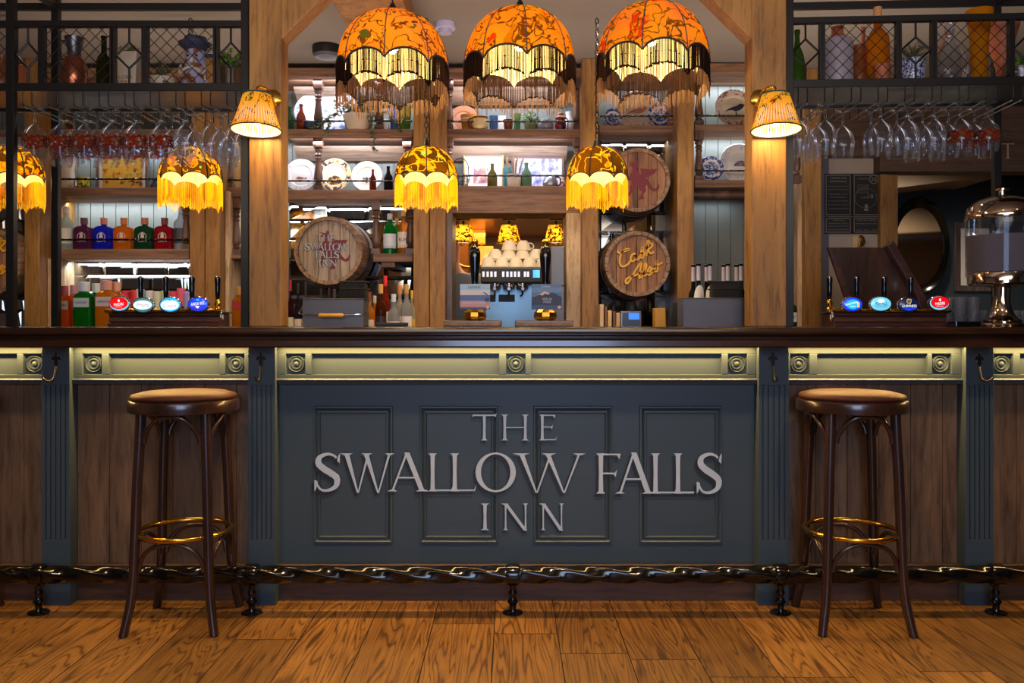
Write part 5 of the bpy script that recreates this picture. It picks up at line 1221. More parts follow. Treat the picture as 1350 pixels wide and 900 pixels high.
# ---- coffee machine with cups, on the back counter
t = thing('espresso_machine', 'wide chrome and black espresso machine in the hatch', 'coffee machine', (X(685, 4.6), 4.55, .95)); w = (X(737, 4.55)-X(634, 4.55))/2
zt = Z(352, 4.55)-.95
M['blue_lit_tint'] = mat('blue_lit_steel', S(96, 122, 134), .3, .6)  # bluish light on the splash panel is put into the steel's colour
B().box(-w, w, 0, .42, zt-.012, zt).build('cup_tray', 'steel', t, bevel=.004)
B().box(-w, w, -.01, .40, Z(373, 4.55)-.95, zt-.012).build('control_head', 'black', t, bevel=.008)
B().box(-w+.02, w-.02, .16, .40, .1, Z(373, 4.55)-.95).build('splash_panel', 'blue_lit_tint', t, bevel=.004)
B().box(-w, w, -.05, .42, .0, .085).build('drip_base', 'steel', t, bevel=.006)
B().box(-w, w, -.052, .16, .085, .1).build('drip_grate', 'chrome', t, bevel=.002)
b = B()
M['btn'] = glow('button_white', S(206, 206, 220), .5)
for q in (637.5, 643, 648, 653, 663.5, 669, 674, 679, 684, 692, 696): B().box(X(q, 4.55)-X(685, 4.6)-.006, X(q, 4.55)-X(685, 4.6)+.006, -.014, -.009, Z(365, 4.55)-.95, Z(358, 4.55)-.95).build('push_button', 'btn', t)

B().box(X(707, 4.55)-X(685, 4.6)-.018, X(707, 4.55)-X(685, 4.6)+.018, -.014, -.009, Z(366, 4.55)-.95, Z(356, 4.55)-.95).build('display', glow('lcd_blue', S(30, 140, 245), 1.6), t)
for q in (652, 671, 689):
    xq = X(q, 4.55)-X(685, 4.6); zz = Z(374, 4.55)-.95; b = B()
    b.lathe([(.028, zz-.03), (.032, zz-.02), (.032, zz+.01)], (xq, .07, 0), 18); b.tube([(xq, .05, zz-.02), (xq, -.05, zz-.028)], .009, 8); b.tube([(xq, .07, zz-.03), (xq, .07, zz-.055), (xq-.012, .07, zz-.065)], .006, 6)
    b.build('group_head', 'chrome', t, smooth=True)
b = B(); zz = Z(393, 4.7)-.95
for q in (668, 642): xq = X(q, 4.6)-X(685, 4.6); b.box(xq-.045, xq+.045, .155, .162, zz-.02, zz+.02)
b.build('grille_handle', 'black', t, bevel=.003)
# cups stacked upside down on top
cup0 = None; rnd = random.Random(11); zt2 = .95+zt
lay = [(644+18*i, 0, 4.60) for i in range(6)]+[(652+17.5*i, 0, 4.69) for i in range(5)]+[(653+18*i, 1, 4.645) for i in range(5)]+[(671, 2, 4.66), (690, 2, 4.66)]
for i, (px, lv, D) in enumerate(lay):
    loc = (X(px, D), D, zt2+lv*.048); lab = 'white cup upside down on the coffee machine, %s row %s' % (['bottom', 'second', 'top'][lv] + (' rear' if D > 4.7 else ' front' if lv == 0 else ''), _ord[[q for q in lay if q[1] == lv and (q[2] > 4.7) == (D > 4.7)].index((px, lv, D))])
    if cup0 is None:
        cup0 = thing('coffee_cup', lab, 'cup', loc, 0, 'cups on the coffee machine')
        B().lathe([(.040, 0), (.042, .003), (.039, .02), (.030, .042), (.022, .052), (.020, .056), (.0001, .054)], n=20).build('cup_body', 'cream', cup0, smooth=True)
        B().tube(catmull([(.036, 0, .012), (.052, 0, .014), (.056, 0, .028), (.046, 0, .040), (.030, 0, .042)], 4), .0035, 6).build('handle', 'cream', cup0, smooth=True)
    else: dup(cup0, loc, rnd.uniform(0, 6.28), lab)
# grinder beside it
t = thing('coffee_grinder', 'tall grey steel grinder between the machine and the pale jamb', 'grinder', (X(732, 4.5), 4.41, .95))
B().box(-.045, .045, 0, .075, 0, Z(378, 4.5)-.95).build('lower_body', 'steel', t, bevel=.006); B().box(-.03, .045, .0, .075, Z(378, 4.5)-.95, Z(326, 4.5)-.95).build('upper_body', 'steel', t, bevel=.006)
B().lathe([(.02, Z(384, 4.4)-.95), (.02, Z(378, 4.4)-.95)], (.0, .03, 0), 14).build('spout', 'chrome', t, smooth=True)
# hatch ceiling lamps
for px, lab in ((611, 'leftmost'), (671, 'middle'), (733, 'rightmost')):
    D = 5.55; t = thing('hatch_lamp', 'small amber patterned ceiling lamp in the hatch, %s of three' % lab, 'lamp', (X(px, D), D, Z(321, D)), 0, 'amber ceiling lamps in the hatch')
    h = 24/F*D
    B().lathe([(.082, 0), (.076, .01), (.05, h)], n=30, cap=False).build('lamp_shade', M.setdefault('amber', cloth('amber_print', [(.4, S(250, 170, 20)), (.6, S(255, 190, 50))], .6, [('vine', 24, .46, .54, S(60, 30, 6))], 14)), t, smooth=True)
    b = B(); b.lathe([(.008, h), (.008, 1.795-Z(321, D)-.008)], n=10); b.lathe([(.042, 1.795-Z(321, D)-.010), (.045, 1.80-Z(321, D)-.001)], n=24); b.build('ceiling_mount', 'iron', t, smooth=True)
    B().lathe([(.070, .012), (.0001, .013)], n=24).build('diffuser', glow('lamp_diffuser', S(255, 236, 205), 2.2), t)
    point('hatch_lamp_light', (0, 0, .05), .8, (1, .75, .4), .02, t)
# amber wall lamp further back
t = thing('wall_light', 'amber square-shaded wall light with brass scroll arms deep in the hatch', 'lamp', (X(622, 6.3), 6.3, Z(350, 6.3)))
for dx, dz in ((.04, .16), (.10, -.0)): B().box(dx-.06, dx+.06, -.05, .05, dz, dz+.14).build('square_shade', glow('amber_glow', S(250, 150, 14), .9), t, bevel=.004)
B().tube(catmull([(-.12, 0, .1), (-.10, 0, .02), (-.02, 0, -.01), (.05, 0, .03), (.08, 0, .1), (.05, .1, .2), (.0, .48, .2)], 5), .010, 8).build('scroll_arm', 'brass', t, smooth=True)
tag(B().box(X(590, 6.4), X(617, 6.4), 6.3, 6.5, 0, Z(318, 6.4)).build('amber_curtain', mat('amber_cloth', S(170, 96, 20), .8)), 'amber panel behind the bartender in the hatch', 'panel')
# ---- books and menus, right bay under the Cask Ales sign
D = 4.62
for px, w, top, c, nm in ((793.5, 5, 401, (206, 170, 128), 'pale'), (799, 3, 404, (120, 80, 46), 'brown'), (804, 5, 409, (214, 170, 110), 'tan'), (810, 4, 410, (96, 66, 46), 'dark'), (815, 5, 412, (200, 160, 120), 'beige')):
    t = tag(B().box(X(px-w/2, D), X(px+w/2, D), D, D+.14, .95, Z(top, D)).build('menu_book', pm(c), bevel=.002), '%s upright menu book left of the small tablet' % nm, 'book', 'menu books under the Cask Ales sign')
t = thing('tablet', 'small tablet with blue screen leaning under the Cask Ales sign', 'tablet', (X(832, 4.12), 4.12, 1.0), 0)
B().box(-.05, .05, 0, .012, .0, Z(410, 4.12)-1.0).build('casing', 'chrome', t, bevel=.002); B().box(-.044, .044, -.001, 0, .02, Z(412, 4.12)-1.0).build('screen', glow('screen_dark', S(24, 30, 40), .5), t)
B().box(-.012, .040, -.002, -.001, Z(421, 4.12)-1.0, Z(412.5, 4.12)-1.0).build('screen_window', glow('screen_blue', S(50, 120, 220), .9), t)
tag(B().prismx([(4.06, 1.0), (4.16, 1.0), (4.16, Z(406, 4.1)), (4.09, Z(406, 4.1))], X(863, 4.1), X(877, 4.1)).build('folder', pm((170, 120, 24)), bevel=.003), 'mustard folder right of the small tablet', 'folder')
tag(B().prism([(X(879, 4.1), 1.0), (X(900, 4.1), 1.0), (X(899, 4.1), Z(398, 4.1)), (X(887, 4.1), Z(398, 4.1))], 4.1, 4.16).build('clipboard', 'black', bevel=.003), 'black clipboard leaning beside the plain grey caddy', 'clipboard')

# ================================================================ THINGS ON THE SHELVES
def plate(label, px, pyb, rpx, D=4.98, m='white', rim=None, art=None, sx=1, tilt=10, grp='plates standing on the back bar shelves', zb=None):
    s = F/D; r = rpx/s; z0 = Z(pyb, YS) if zb is None else zb
    t = thing('plate', label, 'plate', (X(px, D), D, z0), 0, grp)
    R = Matrix.Translation((0, 0, r*1.0)) @ Matrix.Rotation(radians(-tilt), 4, 'X')
    pr = [(.0001, .0), (r*.60, .0), (r*.66, -.006), (r*.70, -.007), (r*.98, -.014), (r, -.012), (r*.98, -.006), (r*.68, .008), (r*.6, .012), (.0001, .012)]
    B().lathe(pr, n=48, axis='y', cap=False).xf(Matrix.Diagonal((sx, 1, 1, 1))).xf(R).build('dish', m, t, smooth=True)
    if rim:
        B().lathe([(r*.72, -.0090), (r*.97, -.0150)], n=48, axis='y', cap=False).xf(Matrix.Diagonal((sx, 1, 1, 1))).xf(R).build('rim_pattern', rim, t, smooth=True)
    if art: art(t, r, R)
    return t
def pat(name, base, ink, sc, thr):
    m, nt, p = nodes(name); tc = N(nt, 'ShaderNodeTexCoord'); n = N(nt, 'ShaderNodeTexNoise', i_Scale=float(sc), i_Detail=3.0, i_Distortion=.6); nt.links.new(tc.outputs['Object'], n.inputs['Vector'])
    r = ramp(nt, n.outputs['Fac'], [(thr-.015, base), (thr+.015, ink)]); nt.links.new(r.outputs[0], p.inputs['Base Color']); p.inputs['Roughness'].default_value = .3; return m
M['blue_rim'] = pat('blue_transfer', S(206, 212, 232), S(40, 60, 140), 60, .44); M['pale_blue_rim'] = pat('pale_blue_transfer', S(226, 232, 240), S(120, 150, 205), 40, .52)
M['rose_rim'] = pat('rose_transfer', S(222, 200, 188), S(150, 96, 80), 45, .55); M['flower_rim'] = pat('flower_transfer', S(214, 190, 130), S(70, 50, 66), 42, .5)
M['sprig_rim'] = pat('sprig_transfer', S(236, 230, 216), S(220, 130, 40), 26, .64); M['emboss_rim'] = pat('embossed_rim', S(224, 222, 222), S(190, 188, 194), 70, .55)
def art_disc(m, f=.55):
    return lambda t, r, R: B().lathe([(.0001, -.0015), (r*f, -.0015)], n=40, axis='y', cap=False).xf(R).build('centre_picture', m, t)
def art_poly(polys, m, name='centre_picture'):
    def f(t, r, R):
        b = B()
        for P in polys: b.prism([(x*r, z*r) for x, z in P], -.003, -.001)
        b.xf(R).build(name, m, t)
    return f
bird = [[(-.50, -.18), (-.30, -.02), (-.08, .08), (.12, .14), (.26, .24), (.38, .26), (.48, .20), (.60, .18), (.48, .12), (.40, .0), (.24, -.10), (.05, -.14), (-.12, -.08), (-.30, -.10)], [(.05, -.12), (.09, -.12), (.12, -.34), (.30, -.36), (.28, -.40), (.06, -.38)]]
M['ink_bird'] = mat('ink_dark_blue', S(40, 44, 66), .5)
plate('large white plate printed with a dark bird, on the right top shelf', 968, 164, 26, m='cream', rim=M['rose_rim'], art=art_poly(bird, 'ink_bird'))
plate('small blue willow pattern plate on the right middle shelf', 937, 237, 17, D=4.95, rim=M['blue_rim'], art=art_disc(pat('willow_centre', S(210, 216, 234), S(50, 76, 160), 75, .47), .58))
hog = [[(-.30, -.12), (-.20, .04), (-.05, .14), (.12, .16), (.28, .08), (.34, -.04), (.30, -.14)]]
plate('large white embossed plate with a grey animal, on the right middle shelf', 975, 237, 27, D=5.04, rim=M['emboss_rim'], art=art_poly(hog, pat('hog_ink', S(140, 130, 150), S(70, 60, 84), 90, .5)))
plate('blue and white saucer at the left of the saucer shelf', 808, 165, 12.5, D=4.94, rim=M['blue_rim'], art=art_disc(pat('willow2', S(210, 216, 234), S(50, 76, 160), 80, .47), .55))
plate('pink-rimmed bird plate between the blue saucers', 839, 165, 27, D=5.04, m='cream', rim=M['rose_rim'], art=art_poly(bird[:1], mat('pink_bird', S(190, 120, 110), .5)))
plate('blue and white saucer at the right of the saucer shelf', 870, 165, 17, D=4.96, rim=M['blue_rim'], art=art_disc(pat('willow3', S(210, 216, 234), S(50, 76, 160), 80, .47), .55))
plate('large oval pale blue and white platter behind the amber bottle', 432, 170, 31, D=5.05, sx=1.42, rim=M['pale_blue_rim'], art=art_poly([[(-.3, -.05), (-.15, .12), (.05, .1), (.02, -.1), (-.2, -.14)]], M['pale_blue_rim']))
fish = [[(-.32, .0), (-.15, .09), (.08, .06), (.2, .0), (.34, .06), (.34, -.06), (.2, -.02), (.05, -.06), (-.15, -.07)]]
plate('plain white plate with a small fish on the left plate shelf', 397, 250, 22, rim=M['emboss_rim'], art=art_poly([[(x, z-.15) for x, z in fish[0]]], mat('fish_ink', S(150, 84, 70), .5)))
plate('cream plate with a dark floral border on the left plate shelf', 441, 250, 22.5, m='cream', rim=M['flower_rim'], art=art_poly([[(-.45, -.5), (-.3, -.15), (.0, -.02), (.35, -.12), (.5, -.45), (.3, -.62), (-.25, -.65)]], pat('owl_face', S(226, 180, 90), S(90, 60, 44), 40, .5)))
bee = [[(-.06, -.3), (.06, -.3), (.09, -.1), (.05, .08), (-.05, .08), (-.09, -.1)], [(-.05, .0), (-.28, .04), (-.22, -.08)], [(.05, .0), (.28, .04), (.22, -.08)]]
plate('cream plate with orange sprigs and a bee on the left plate shelf', 484, 250, 20.5, m='cream', rim=M['sprig_rim'], art=art_poly([[(x-.02, z-.1) for x, z in p] for p in bee], mat('bee_ink', S(70, 50, 30), .5)))
plate('large terracotta dish standing on the middle top shelf', 611, 170, 20, D=5.06, m=mat('terracotta_dish', S(186, 124, 84), .5), grp='plates standing on the back bar shelves')

def turned(name, label, cat, px, pyb, D, hpx, wpx, prof, m, zb=None, grp=None, n=28, part='body'):
    s = F/D; h, r = hpx/s, wpx/s/2; t = thing(name, label, cat, (X(px, D), D, Z(pyb, YS) if zb is None else zb), 0, grp)
    B().lathe([(max(q*r, .0001), z*h) for q, z in prof], n=n).build(part, m, t, smooth=True)
    return t, r, h
def handle(t, r, h, z0, z1, side, m, out=.45, th=.10, flat=False):
    B().tube(catmull([(side*r*.75, 0, h*z0), (side*r*(1+out*.8), 0, h*(z0+.06)), (side*r*(1+out), 0, h*(z0+z1)/2), (side*r*(1+out*.7), 0, h*(z1-.02)), (side*r*.7, 0, h*z1)], 5), r*th, 8).build('handle', m, t, smooth=True)
POT = [(.0, .0), (.72, .0), (.78, .05), (.98, .9), (1, 1), (.92, 1), (.88, .85), (.0, .80)]
JUG = [(.0, .0), (.62, .0), (.80, .08), (1, .34), (.92, .55), (.58, .74), (.50, .84), (.58, 1), (.52, 1), (.44, .84), (.0, .8)]
PIT = [(.0, .0), (.9, .0), (.95, .12), (.70, .40), (.64, .6), (.78, .92), (.80, 1), (.72, 1), (.6, .7), (.0, .66)]
TUM = [(.0, .0), (.86, .0), (.88, .03), (1, 1), (.95, 1), (.84, .06), (.0, .05)]
def leafy(name, label, px, pz, D, wpx, hpx, m, n=120, trail=None, seed=1, pot=None, zb=None, ls=.011, parent=None):
    """a leafy plant: each leaf a small folded blade on thin stems"""
    rn = random.Random(seed); s = F/D; b, st = B(), B(); w, h = wpx/s/2, hpx/s
    def leaf(p, a, e, l):
        d = Vector((cos(a)*cos(e), sin(a)*cos(e), sin(e))); sd = d.cross(Vector((0, 0, 1))).normalized()*l*.38; up = d.cross(sd).normalized()*l*.08
        p = Vector(p); q = [p, p+d*l*.5+sd+up, p+d*l, p+d*l*.5-sd+up, p+d*l*.5]
        b.add(q, [(0, 4, 1), (4, 2, 1), (0, 3, 4), (4, 3, 2)])
    for i in range(n//6):
        a = rn.uniform(0, 6.28); f = rn.uniform(.2, 1); tip = (w*f*cos(a), w*.6*f*sin(a), h*rn.uniform(.35, 1)*(1.1-.5*f))
        pts = catmull([(0, 0, 0), (tip[0]*.35, tip[1]*.35, tip[2]*.7), tip], 5); st.tube(pts, .0012, 4)
        for _ in range(6): q = pts[rn.randrange(3, len(pts))]; leaf(q, rn.uniform(0, 6.28), rn.uniform(-.6, 1.0), ls*rn.uniform(.7, 1.4))
    for tr in (trail or []):
        pts = catmull([(x/s, y, z/s) for x, y, z in tr], 8); st.tube(pts, .0012, 4)
        for q in pts:
            for _ in range(3): leaf((q[0]+rn.uniform(-.006, .006), q[1]+rn.uniform(-.006, .006), q[2]), rn.uniform(0, 6.28), rn.uniform(-1, .6), ls*rn.uniform(.7, 1.3))
    return b, st
M['ivy'] = mat('ivy_leaf', S(104, 116, 78), .5, var=.5, bscale=300); M['fern'] = mat('bright_leaf', S(110, 156, 50), .5, var=.4, bscale=200); M['stem'] = mat('stem', S(84, 74, 44), .7); M['dullleaf'] = mat('dull_leaf', S(130, 126, 92), .6, var=.4, bscale=200)
M['terra'] = mat('terracotta', S(176, 96, 58), .6, var=.15); M['stone'] = mat('stoneware', S(196, 176, 152), .5, var=.12); M['brownj'] = mat('brown_glaze', S(120, 62, 30), .25, var=.3)
def potted(label, px, D, pw, ph, pm_, lw, lh, leafm, zb, seed, n=120, trail=None, cat='plant', grp=None, ls=.011):
    t, r, h = turned('potted_plant', label, cat, px, 0, D, ph, pw, POT, pm_, zb=zb, part='pot', grp=grp)
    b, st = leafy('', '', px, 0, D, lw, lh, leafm, n, trail, seed, ls=ls)
    for o in (b, st): o.v = [(x, y, z+h*.85) for x, y, z in o.v]
    b.build('foliage', leafm, t); st.build('stems', 'stem', t); return t
zsh = Z(170, YS)
potted('potted trailing ivy on the left top shelf, hanging over its edge', 472, 4.93, 40, 20, 'stone', 84, 34, 'ivy', zsh, 3, 420, cat='plant', ls=.024,
       trail=[[(0, 0, 5), (-22, -.03, 8), (-40, -.05, -4), (-52, -.055, -14), (-60, -.05, -17)], [(8, -.02, 4), (20, -.06, -4), (22, -.075, -24), (26, -.08, -48)], [(10, 0, 5), (38, -.04, 4), (52, -.06, -8), (58, -.07, -22)], [(-6, 0, 4), (-30, -.05, 0), (-36, -.07, -16), (-38, -.08, -24)]])
zml = zsh
bottle('green glass bottle at the left end of the left top shelf', 382, 170, 4.95, 33, 11, 'beer', (60, 120, 80), None, None, op=.55, zb=zsh)
bottle('amber brown beer bottle in front of the oval platter', 397, 170, 4.93, 35, 12, 'beer', (170, 72, 16), None, None, op=.6, zb=zsh)
tag(B().lathe([(.0001, 0), (.03, 0), (.045, .02), (.05, .045), (.046, .05), (.03, .012), (.0001, .01)], (X(412, 4.93), 4.93, zsh), 20).build('small_bowl', 'ink_bird', smooth=True), 'small dark patterned bowl on the left top shelf', 'bowl')
t, r, h = turned('glass_jar', 'tall pale glass jar with green and yellow label near the oak post', 'jar', 533, 0, 4.95, 30, 18, TUM, gm((150, 190, 90), .5), zb=zsh)
turned('white_candle', 'short white candle right of the ivy', 'candle', 508, 0, 4.95, 16, 8, [(.0, 0), (1, 0), (1, .95), (.8, 1), (.0, 1)], 'ivory', zb=zsh)
t, r, h = turned('glass_tumbler', 'pale blue patterned glass behind the ivy', 'glass', 521, 0, 5.02, 34, 14, TUM, gm((140, 160, 210), .4), zb=zsh)
# middle top shelf
t, r, h = turned('mustard_pot', 'mustard striped pot on the middle top shelf', 'pot', 618, 0, 4.98, 23, 22, POT, mat('mustard_glaze', S(208, 146, 50), .4, var=.1), zb=zml); B().lathe([(r*.95, h*.72), (r*.965, h*.80)], n=28, cap=False).build('stripe', 'cream', t)
t, r, h = turned('cream_jug', 'cream jug with brown rim on the middle top shelf', 'jug', 633, 0, 4.92, 17, 22, [(.0, 0), (.6, 0), (.9, .25), (1, .55), (.9, .9), (.95, 1), (.85, 1), (.0, .9)], mat('cream_jug_glaze', S(214, 190, 140), .3), zb=zml); handle(t, r, h, .25, .95, -1, 'brownj', .35); B().lathe([(r*.90, h*.86), (r*.97, h*1.01)], n=28, cap=False).build('brown_rim', 'brownj', t)
turned('blue_glass_jar', 'pale blue glass jar behind the cream jug', 'jar', 651, 0, 5.02, 24, 12, TUM, gm((120, 150, 190), .4), zb=zml)
t, r, h = turned('jam_pot', 'small brown glazed pot in the middle of the top shelf', 'pot', 670, 0, 4.94, 15, 13, POT, 'brownj', zb=zml)
turned('tall_glass_vase', 'greenish glass vase behind the small brown pot', 'vase', 682, 0, 5.0, 26, 9, TUM, gm((150, 190, 120), .4), zb=zml)
tag(B().box(X(656, 5.08), X(667, 5.08), 5.06, 5.075, zml, zml+.12).build('picture_card', 'ivory'), 'pale card standing behind the brown pot', 'card')
potted('bright green leafy plant in a small pot on the middle top shelf', 700, 4.96, 18, 11, mat('green_pot', S(120, 140, 90), .5), 36, 20, 'fern', zml, 9, 150, ls=.016)
t, r, h = turned('grey_kettle', 'rounded grey enamel pot beside the green plant', 'pot', 719, 0, 4.94, 17, 22, [(.0, 0), (.8, 0), (1, .3), (.98, .6), (.7, .9), (.3, 1), (.0, 1.03)], mat('grey_enamel', S(128, 128, 136), .35), zb=zml)
t, r, h = turned('character_jug', 'red and black character jug with a straw hat', 'jug', 739, 0, 4.95, 24, 15, [(.0, 0), (.7, 0), (1, .25), (.95, .5), (.7, .7), (1, .78), (.6, .84), (.5, 1), (.0, 1)], pat('jug_coat', S(170, 40, 34), S(24, 20, 24), 40, .5), zb=zml); handle(t, r, h, .1, .7, 1, 'brownj', .3); B().lathe([(r*1.05, h*.72), (r*1.1, h*.76), (r*.55, h*.86), (r*.5, h*1.01), (.0001, h*1.02)], n=24).build('straw_hat', 'pine', t, smooth=True)
turned('tall_white_jug', 'tall pale jug at the right end of the middle top shelf', 'jug', 750, 0, 5.03, 30, 16, JUG, 'white', zb=zml)
# lintel shelf
zli = Z(245, YS)
def picture(label, px0, px1, py0, D, zb, frame, art_m, mount=True, fw=.018, name='framed_picture', inset=(.22, .25, .22, .30)):
    x0, x1 = X(px0, D), X(px1, D); z1 = Z(py0, D); w, h = x1-x0, z1-zb
    t = thing(name, label, 'picture', ((x0+x1)/2, D, zb), 0, 'framed pictures on the shelves')
    b = B(); 
    for a in ((-w/2, w/2, 0, fw), (-w/2, w/2, h-fw, h)): b.box(a[0], a[1], -.01, .012, a[2], a[3])
    for a in ((-w/2, -w/2+fw), (w/2-fw, w/2)): b.box(a[0], a[1], -.01, .012, fw, h-fw)
    b.build('frame', frame, t, bevel=.003)
    mo = B().box(-w/2+fw*.9, w/2-fw*.9, .0, .008, fw*.9, h-fw*.9).build('mount', 'ivory', t)
    l, bt, r_, tp = inset; B().box(-w/2+w*l, w/2-w*r_, -.002, 0, h*bt, h*(1-tp)).build('print', art_m, mo)
def scene_mat(name, stops, ink):
    m, nt, p = nodes(name); tc = N(nt, 'ShaderNodeTexCoord'); n = N(nt, 'ShaderNodeTexNoise', i_Scale=24.0, i_Detail=4.0); nt.links.new(tc.outputs['Object'], n.inputs['Vector'])
    r = ramp(nt, n.outputs['Fac'], stops); nt.links.new(r.outputs[0], p.inputs['Base Color']); return m
M['gold_frame'] = mat('gilt_frame', S(176, 140, 80), .4, .5, var=.3); M['dark_frame'] = wood('dark_frame', S(60, 50, 50), S(90, 76, 70), S(120, 100, 84), bump=0)
picture('pale framed small landscape left of the dried grasses', 611, 664, 203, 5.08, zli, 'gold_frame', scene_mat('art_a', [(.35, S(90, 90, 140)), (.5, S(196, 120, 96)), (.65, S(206, 206, 214))], 0), fw=.009, inset=(.25, .22, .38, .38))
picture('dark framed blue townscape right of the dried grasses', 675, 744, 200, 5.10, zli, 'dark_frame', scene_mat('art_b', [(.35, S(80, 90, 150)), (.5, S(150, 150, 196)), (.62, S(214, 214, 224)), (.75, S(190, 150, 110))], 0), fw=.016, inset=(.12, .12, .12, .14))
picture('framed hunting scene with brown horses on golden grass behind the glasses', 127, 196, 200, 5.08, Z(247, YS), 'dark_frame', scene_mat('art_c', [(.36, S(90, 50, 40)), (.46, S(220, 150, 30)), (.58, S(216, 170, 50)), (.68, S(110, 130, 80))], 0), fw=.018, inset=(.12, .14, .12, .02))
t = thing('wire_egg_basket', 'black wire basket with hooped handle at the left of the lintel shelf', 'basket', (X(607, 4.98), 4.98, zli)); b = B()
for z, r in ((0, .03), (.02, .045), (.05, .052), (.075, .048)): b.tube([(r*cos(2*pi*k/20), r*sin(2*pi*k/20), z) for k in range(20)], .002, 5, closed=True)
for k in range(10): a = 2*pi*k/10; b.tube([(.03*cos(a), .03*sin(a), 0), (.052*cos(a), .052*sin(a), .05), (.048*cos(a), .048*sin(a), .078)], .0018, 4)
b.build('wire_body', 'iron', t)
B().tube(catmull([(-.048, 0, .075), (-.046, 0, .13), (-.03, 0, .165), (0, 0, .178), (.03, 0, .165), (.046, 0, .13), (.048, 0, .075)], 4), .003, 6).build('hooped_handle', 'iron', t)
bottle('small olive green bottle in front of the pale picture', 649, 0, 4.95, 32, 13, 'beer', (110, 96, 30), None, None, op=.6, zb=zli)
bottle('pale green glass bottle in front of the dark-framed picture', 694, 0, 4.95, 33, 14, 'beer', (110, 140, 90), None, None, op=.5, zb=zli)
turned('blue_glass_jar', 'pale turquoise glass jar behind the grasses', 'jar', 669, 0, 5.03, 29, 12, TUM, gm((120, 190, 196), .4), zb=zli)
t, r, h = turned('stoneware_crock', 'stoneware crock holding dried seed heads', 'crock', 678, 0, 4.96, 18, 20, TUM, 'stone', zb=zli); b = B(); rn = random.Random(2)
for k in range(9): a = rn.uniform(-.5, .5); c = rn.uniform(-.3, .3); b.tube([(a*r, c*r, h*.7), (a*r*1.7, c*r, h*1.5), (a*r*2.4, c*r, h*2+rn.uniform(0, .03))], [.002, .004, .0065], 6)
b.build('dried_seed_heads', mat('dried_stems', S(112, 84, 64), .8), t)
t, r, h = turned('pewter_pot', 'squat pewter teapot at the right of the lintel shelf', 'teapot', 725, 0, 4.94, 18, 20, [(.0, 0), (.8, 0), (1, .3), (.8, .65), (.4, .85), (.2, 1), (.0, 1)], mat('pewter', S(160, 160, 166), .3, .8), zb=zli); handle(t, r, h, .15, .75, 1, 'iron', .4)
turned('small_patterned_jar', 'small red and blue patterned jar beside the pewter teapot', 'jar', 742, 0, 4.95, 16, 9, JUG, pat('jar_pattern', S(200, 190, 190), S(140, 50, 60), 70, .52), zb=zli)
# left plate shelf bottles
zpl = Z(250, YS)
bottle('small brown bottle in front of the bee plate', 491.5, 0, 4.92, 28, 9, 'beer', (120, 40, 20), None, None, op=.7, zb=zpl)
bottle('small black bottle right of the bee plate', 512, 0, 4.92, 32, 12, 'beer', (34, 32, 36), None, None, op=.85, zb=zpl)
bottle('tiny clear bottle half hidden by the gold-fringed lamp', 520, 0, 5.0, 22, 9, 'beer', (190, 190, 206), None, None, op=.3, zb=zpl)
# left shelf behind the glasses
zlf = Z(247, YS)
t, r, h = turned('stoneware_pitcher', 'large ridged stoneware pitcher behind the left iron post', 'pitcher', 88, 0, 4.98, 44, 28, PIT, 'stone', zb=zlf)
t, r, h = turned('yellow_green_jug', 'small yellow and green patterned jug beside the hunting picture', 'jug', 110, 0, 4.95, 16, 16, [(.0, 0), (.7, 0), (1, .4), (.8, .8), (.9, 1), (.0, .95)], pat('green_yellow', S(206, 186, 30), S(70, 84, 20), 55, .52), zb=zlf); handle(t, r, h, .2, .9, -1, mat('blue_handle', S(50, 60, 90), .4), .5)
turned('blue_glass_jar', 'dark blue jar right of the hunting picture', 'jar', 204, 0, 4.96, 13, 12, JUG, mat('navy_glaze', S(50, 54, 80), .3), zb=zlf)
potted('small plant with thin leaves on the short shelf beside the left pillar', 322, 4.96, 9, 8, 'stone', 16, 20, 'fern', Z(247, YS), 21, 40)

# ================================================================ THINGS ON THE IRON GANTRIES
zg1 = ZLO+.022; DG = 3.68
def gx(px, D=DG): return X(px, D)
def gt(name, label, cat, px, top, w, prof, m, z=zg1, D=DG, **k):
    return turned(name, label, cat, px, 0, D, (Z(top, D)-z)*F/D, w, prof, m, zb=z, **k)
t, r, h = gt('copper_jug', 'copper lustre jug with pewter neck on the left gantry', 'jug', 98, 50, 33, [(.0, 0), (.5, 0), (.55, .06), (.9, .25), (1, .42), (.85, .60), (.5, .70), (.5, .8), (.72, 1), (.66, 1), (.42, .8), (.0, .7)], mat('copper_lustre', S(150, 84, 54), .22, .7, var=.3)); handle(t, r, h, .62, .95, -1, 'iron', .1, .07); B().lathe([(r*.51, h*.69), (r*.51, h*.8), (r*.74, h*1.003)], n=28, cap=False).build('pewter_neck', mat('dark_pewter', S(84, 84, 90), .3, .7), t, smooth=True)
bottle('dark green bottle beside the copper jug', 137, 0, DG, (Z(48, DG)-zg1)*F/DG, 19, 'wine', (50, 46, 14), None, None, op=.8, zb=zg1)
t = thing('stone_planter', 'square pale stone planter with raised letters on the left gantry', 'planter', (gx(171), DG, zg1)); hh = Z(72, DG)-zg1
B().prism([(-.045, 0), (.045, 0), (.052, hh), (-.052, hh)], -.05, .05).build('planter_box', 'stone', t, bevel=.003)
b, s_ = leafy('', '', 0, 0, DG, 34, 14, 'dullleaf', 90, None, 31); 
for o in (b, s_): o.v = [(x, y, z+hh) for x, y, z in o.v]
b.build('foliage', 'dullleaf', t); s_.build('stems', 'stem', t)
b = B(); text_mesh(b, 'FLORA\nHERB', 0, hh*.35, .07, .035, -.052); b.build('raised_lettering', 'brownj', t)
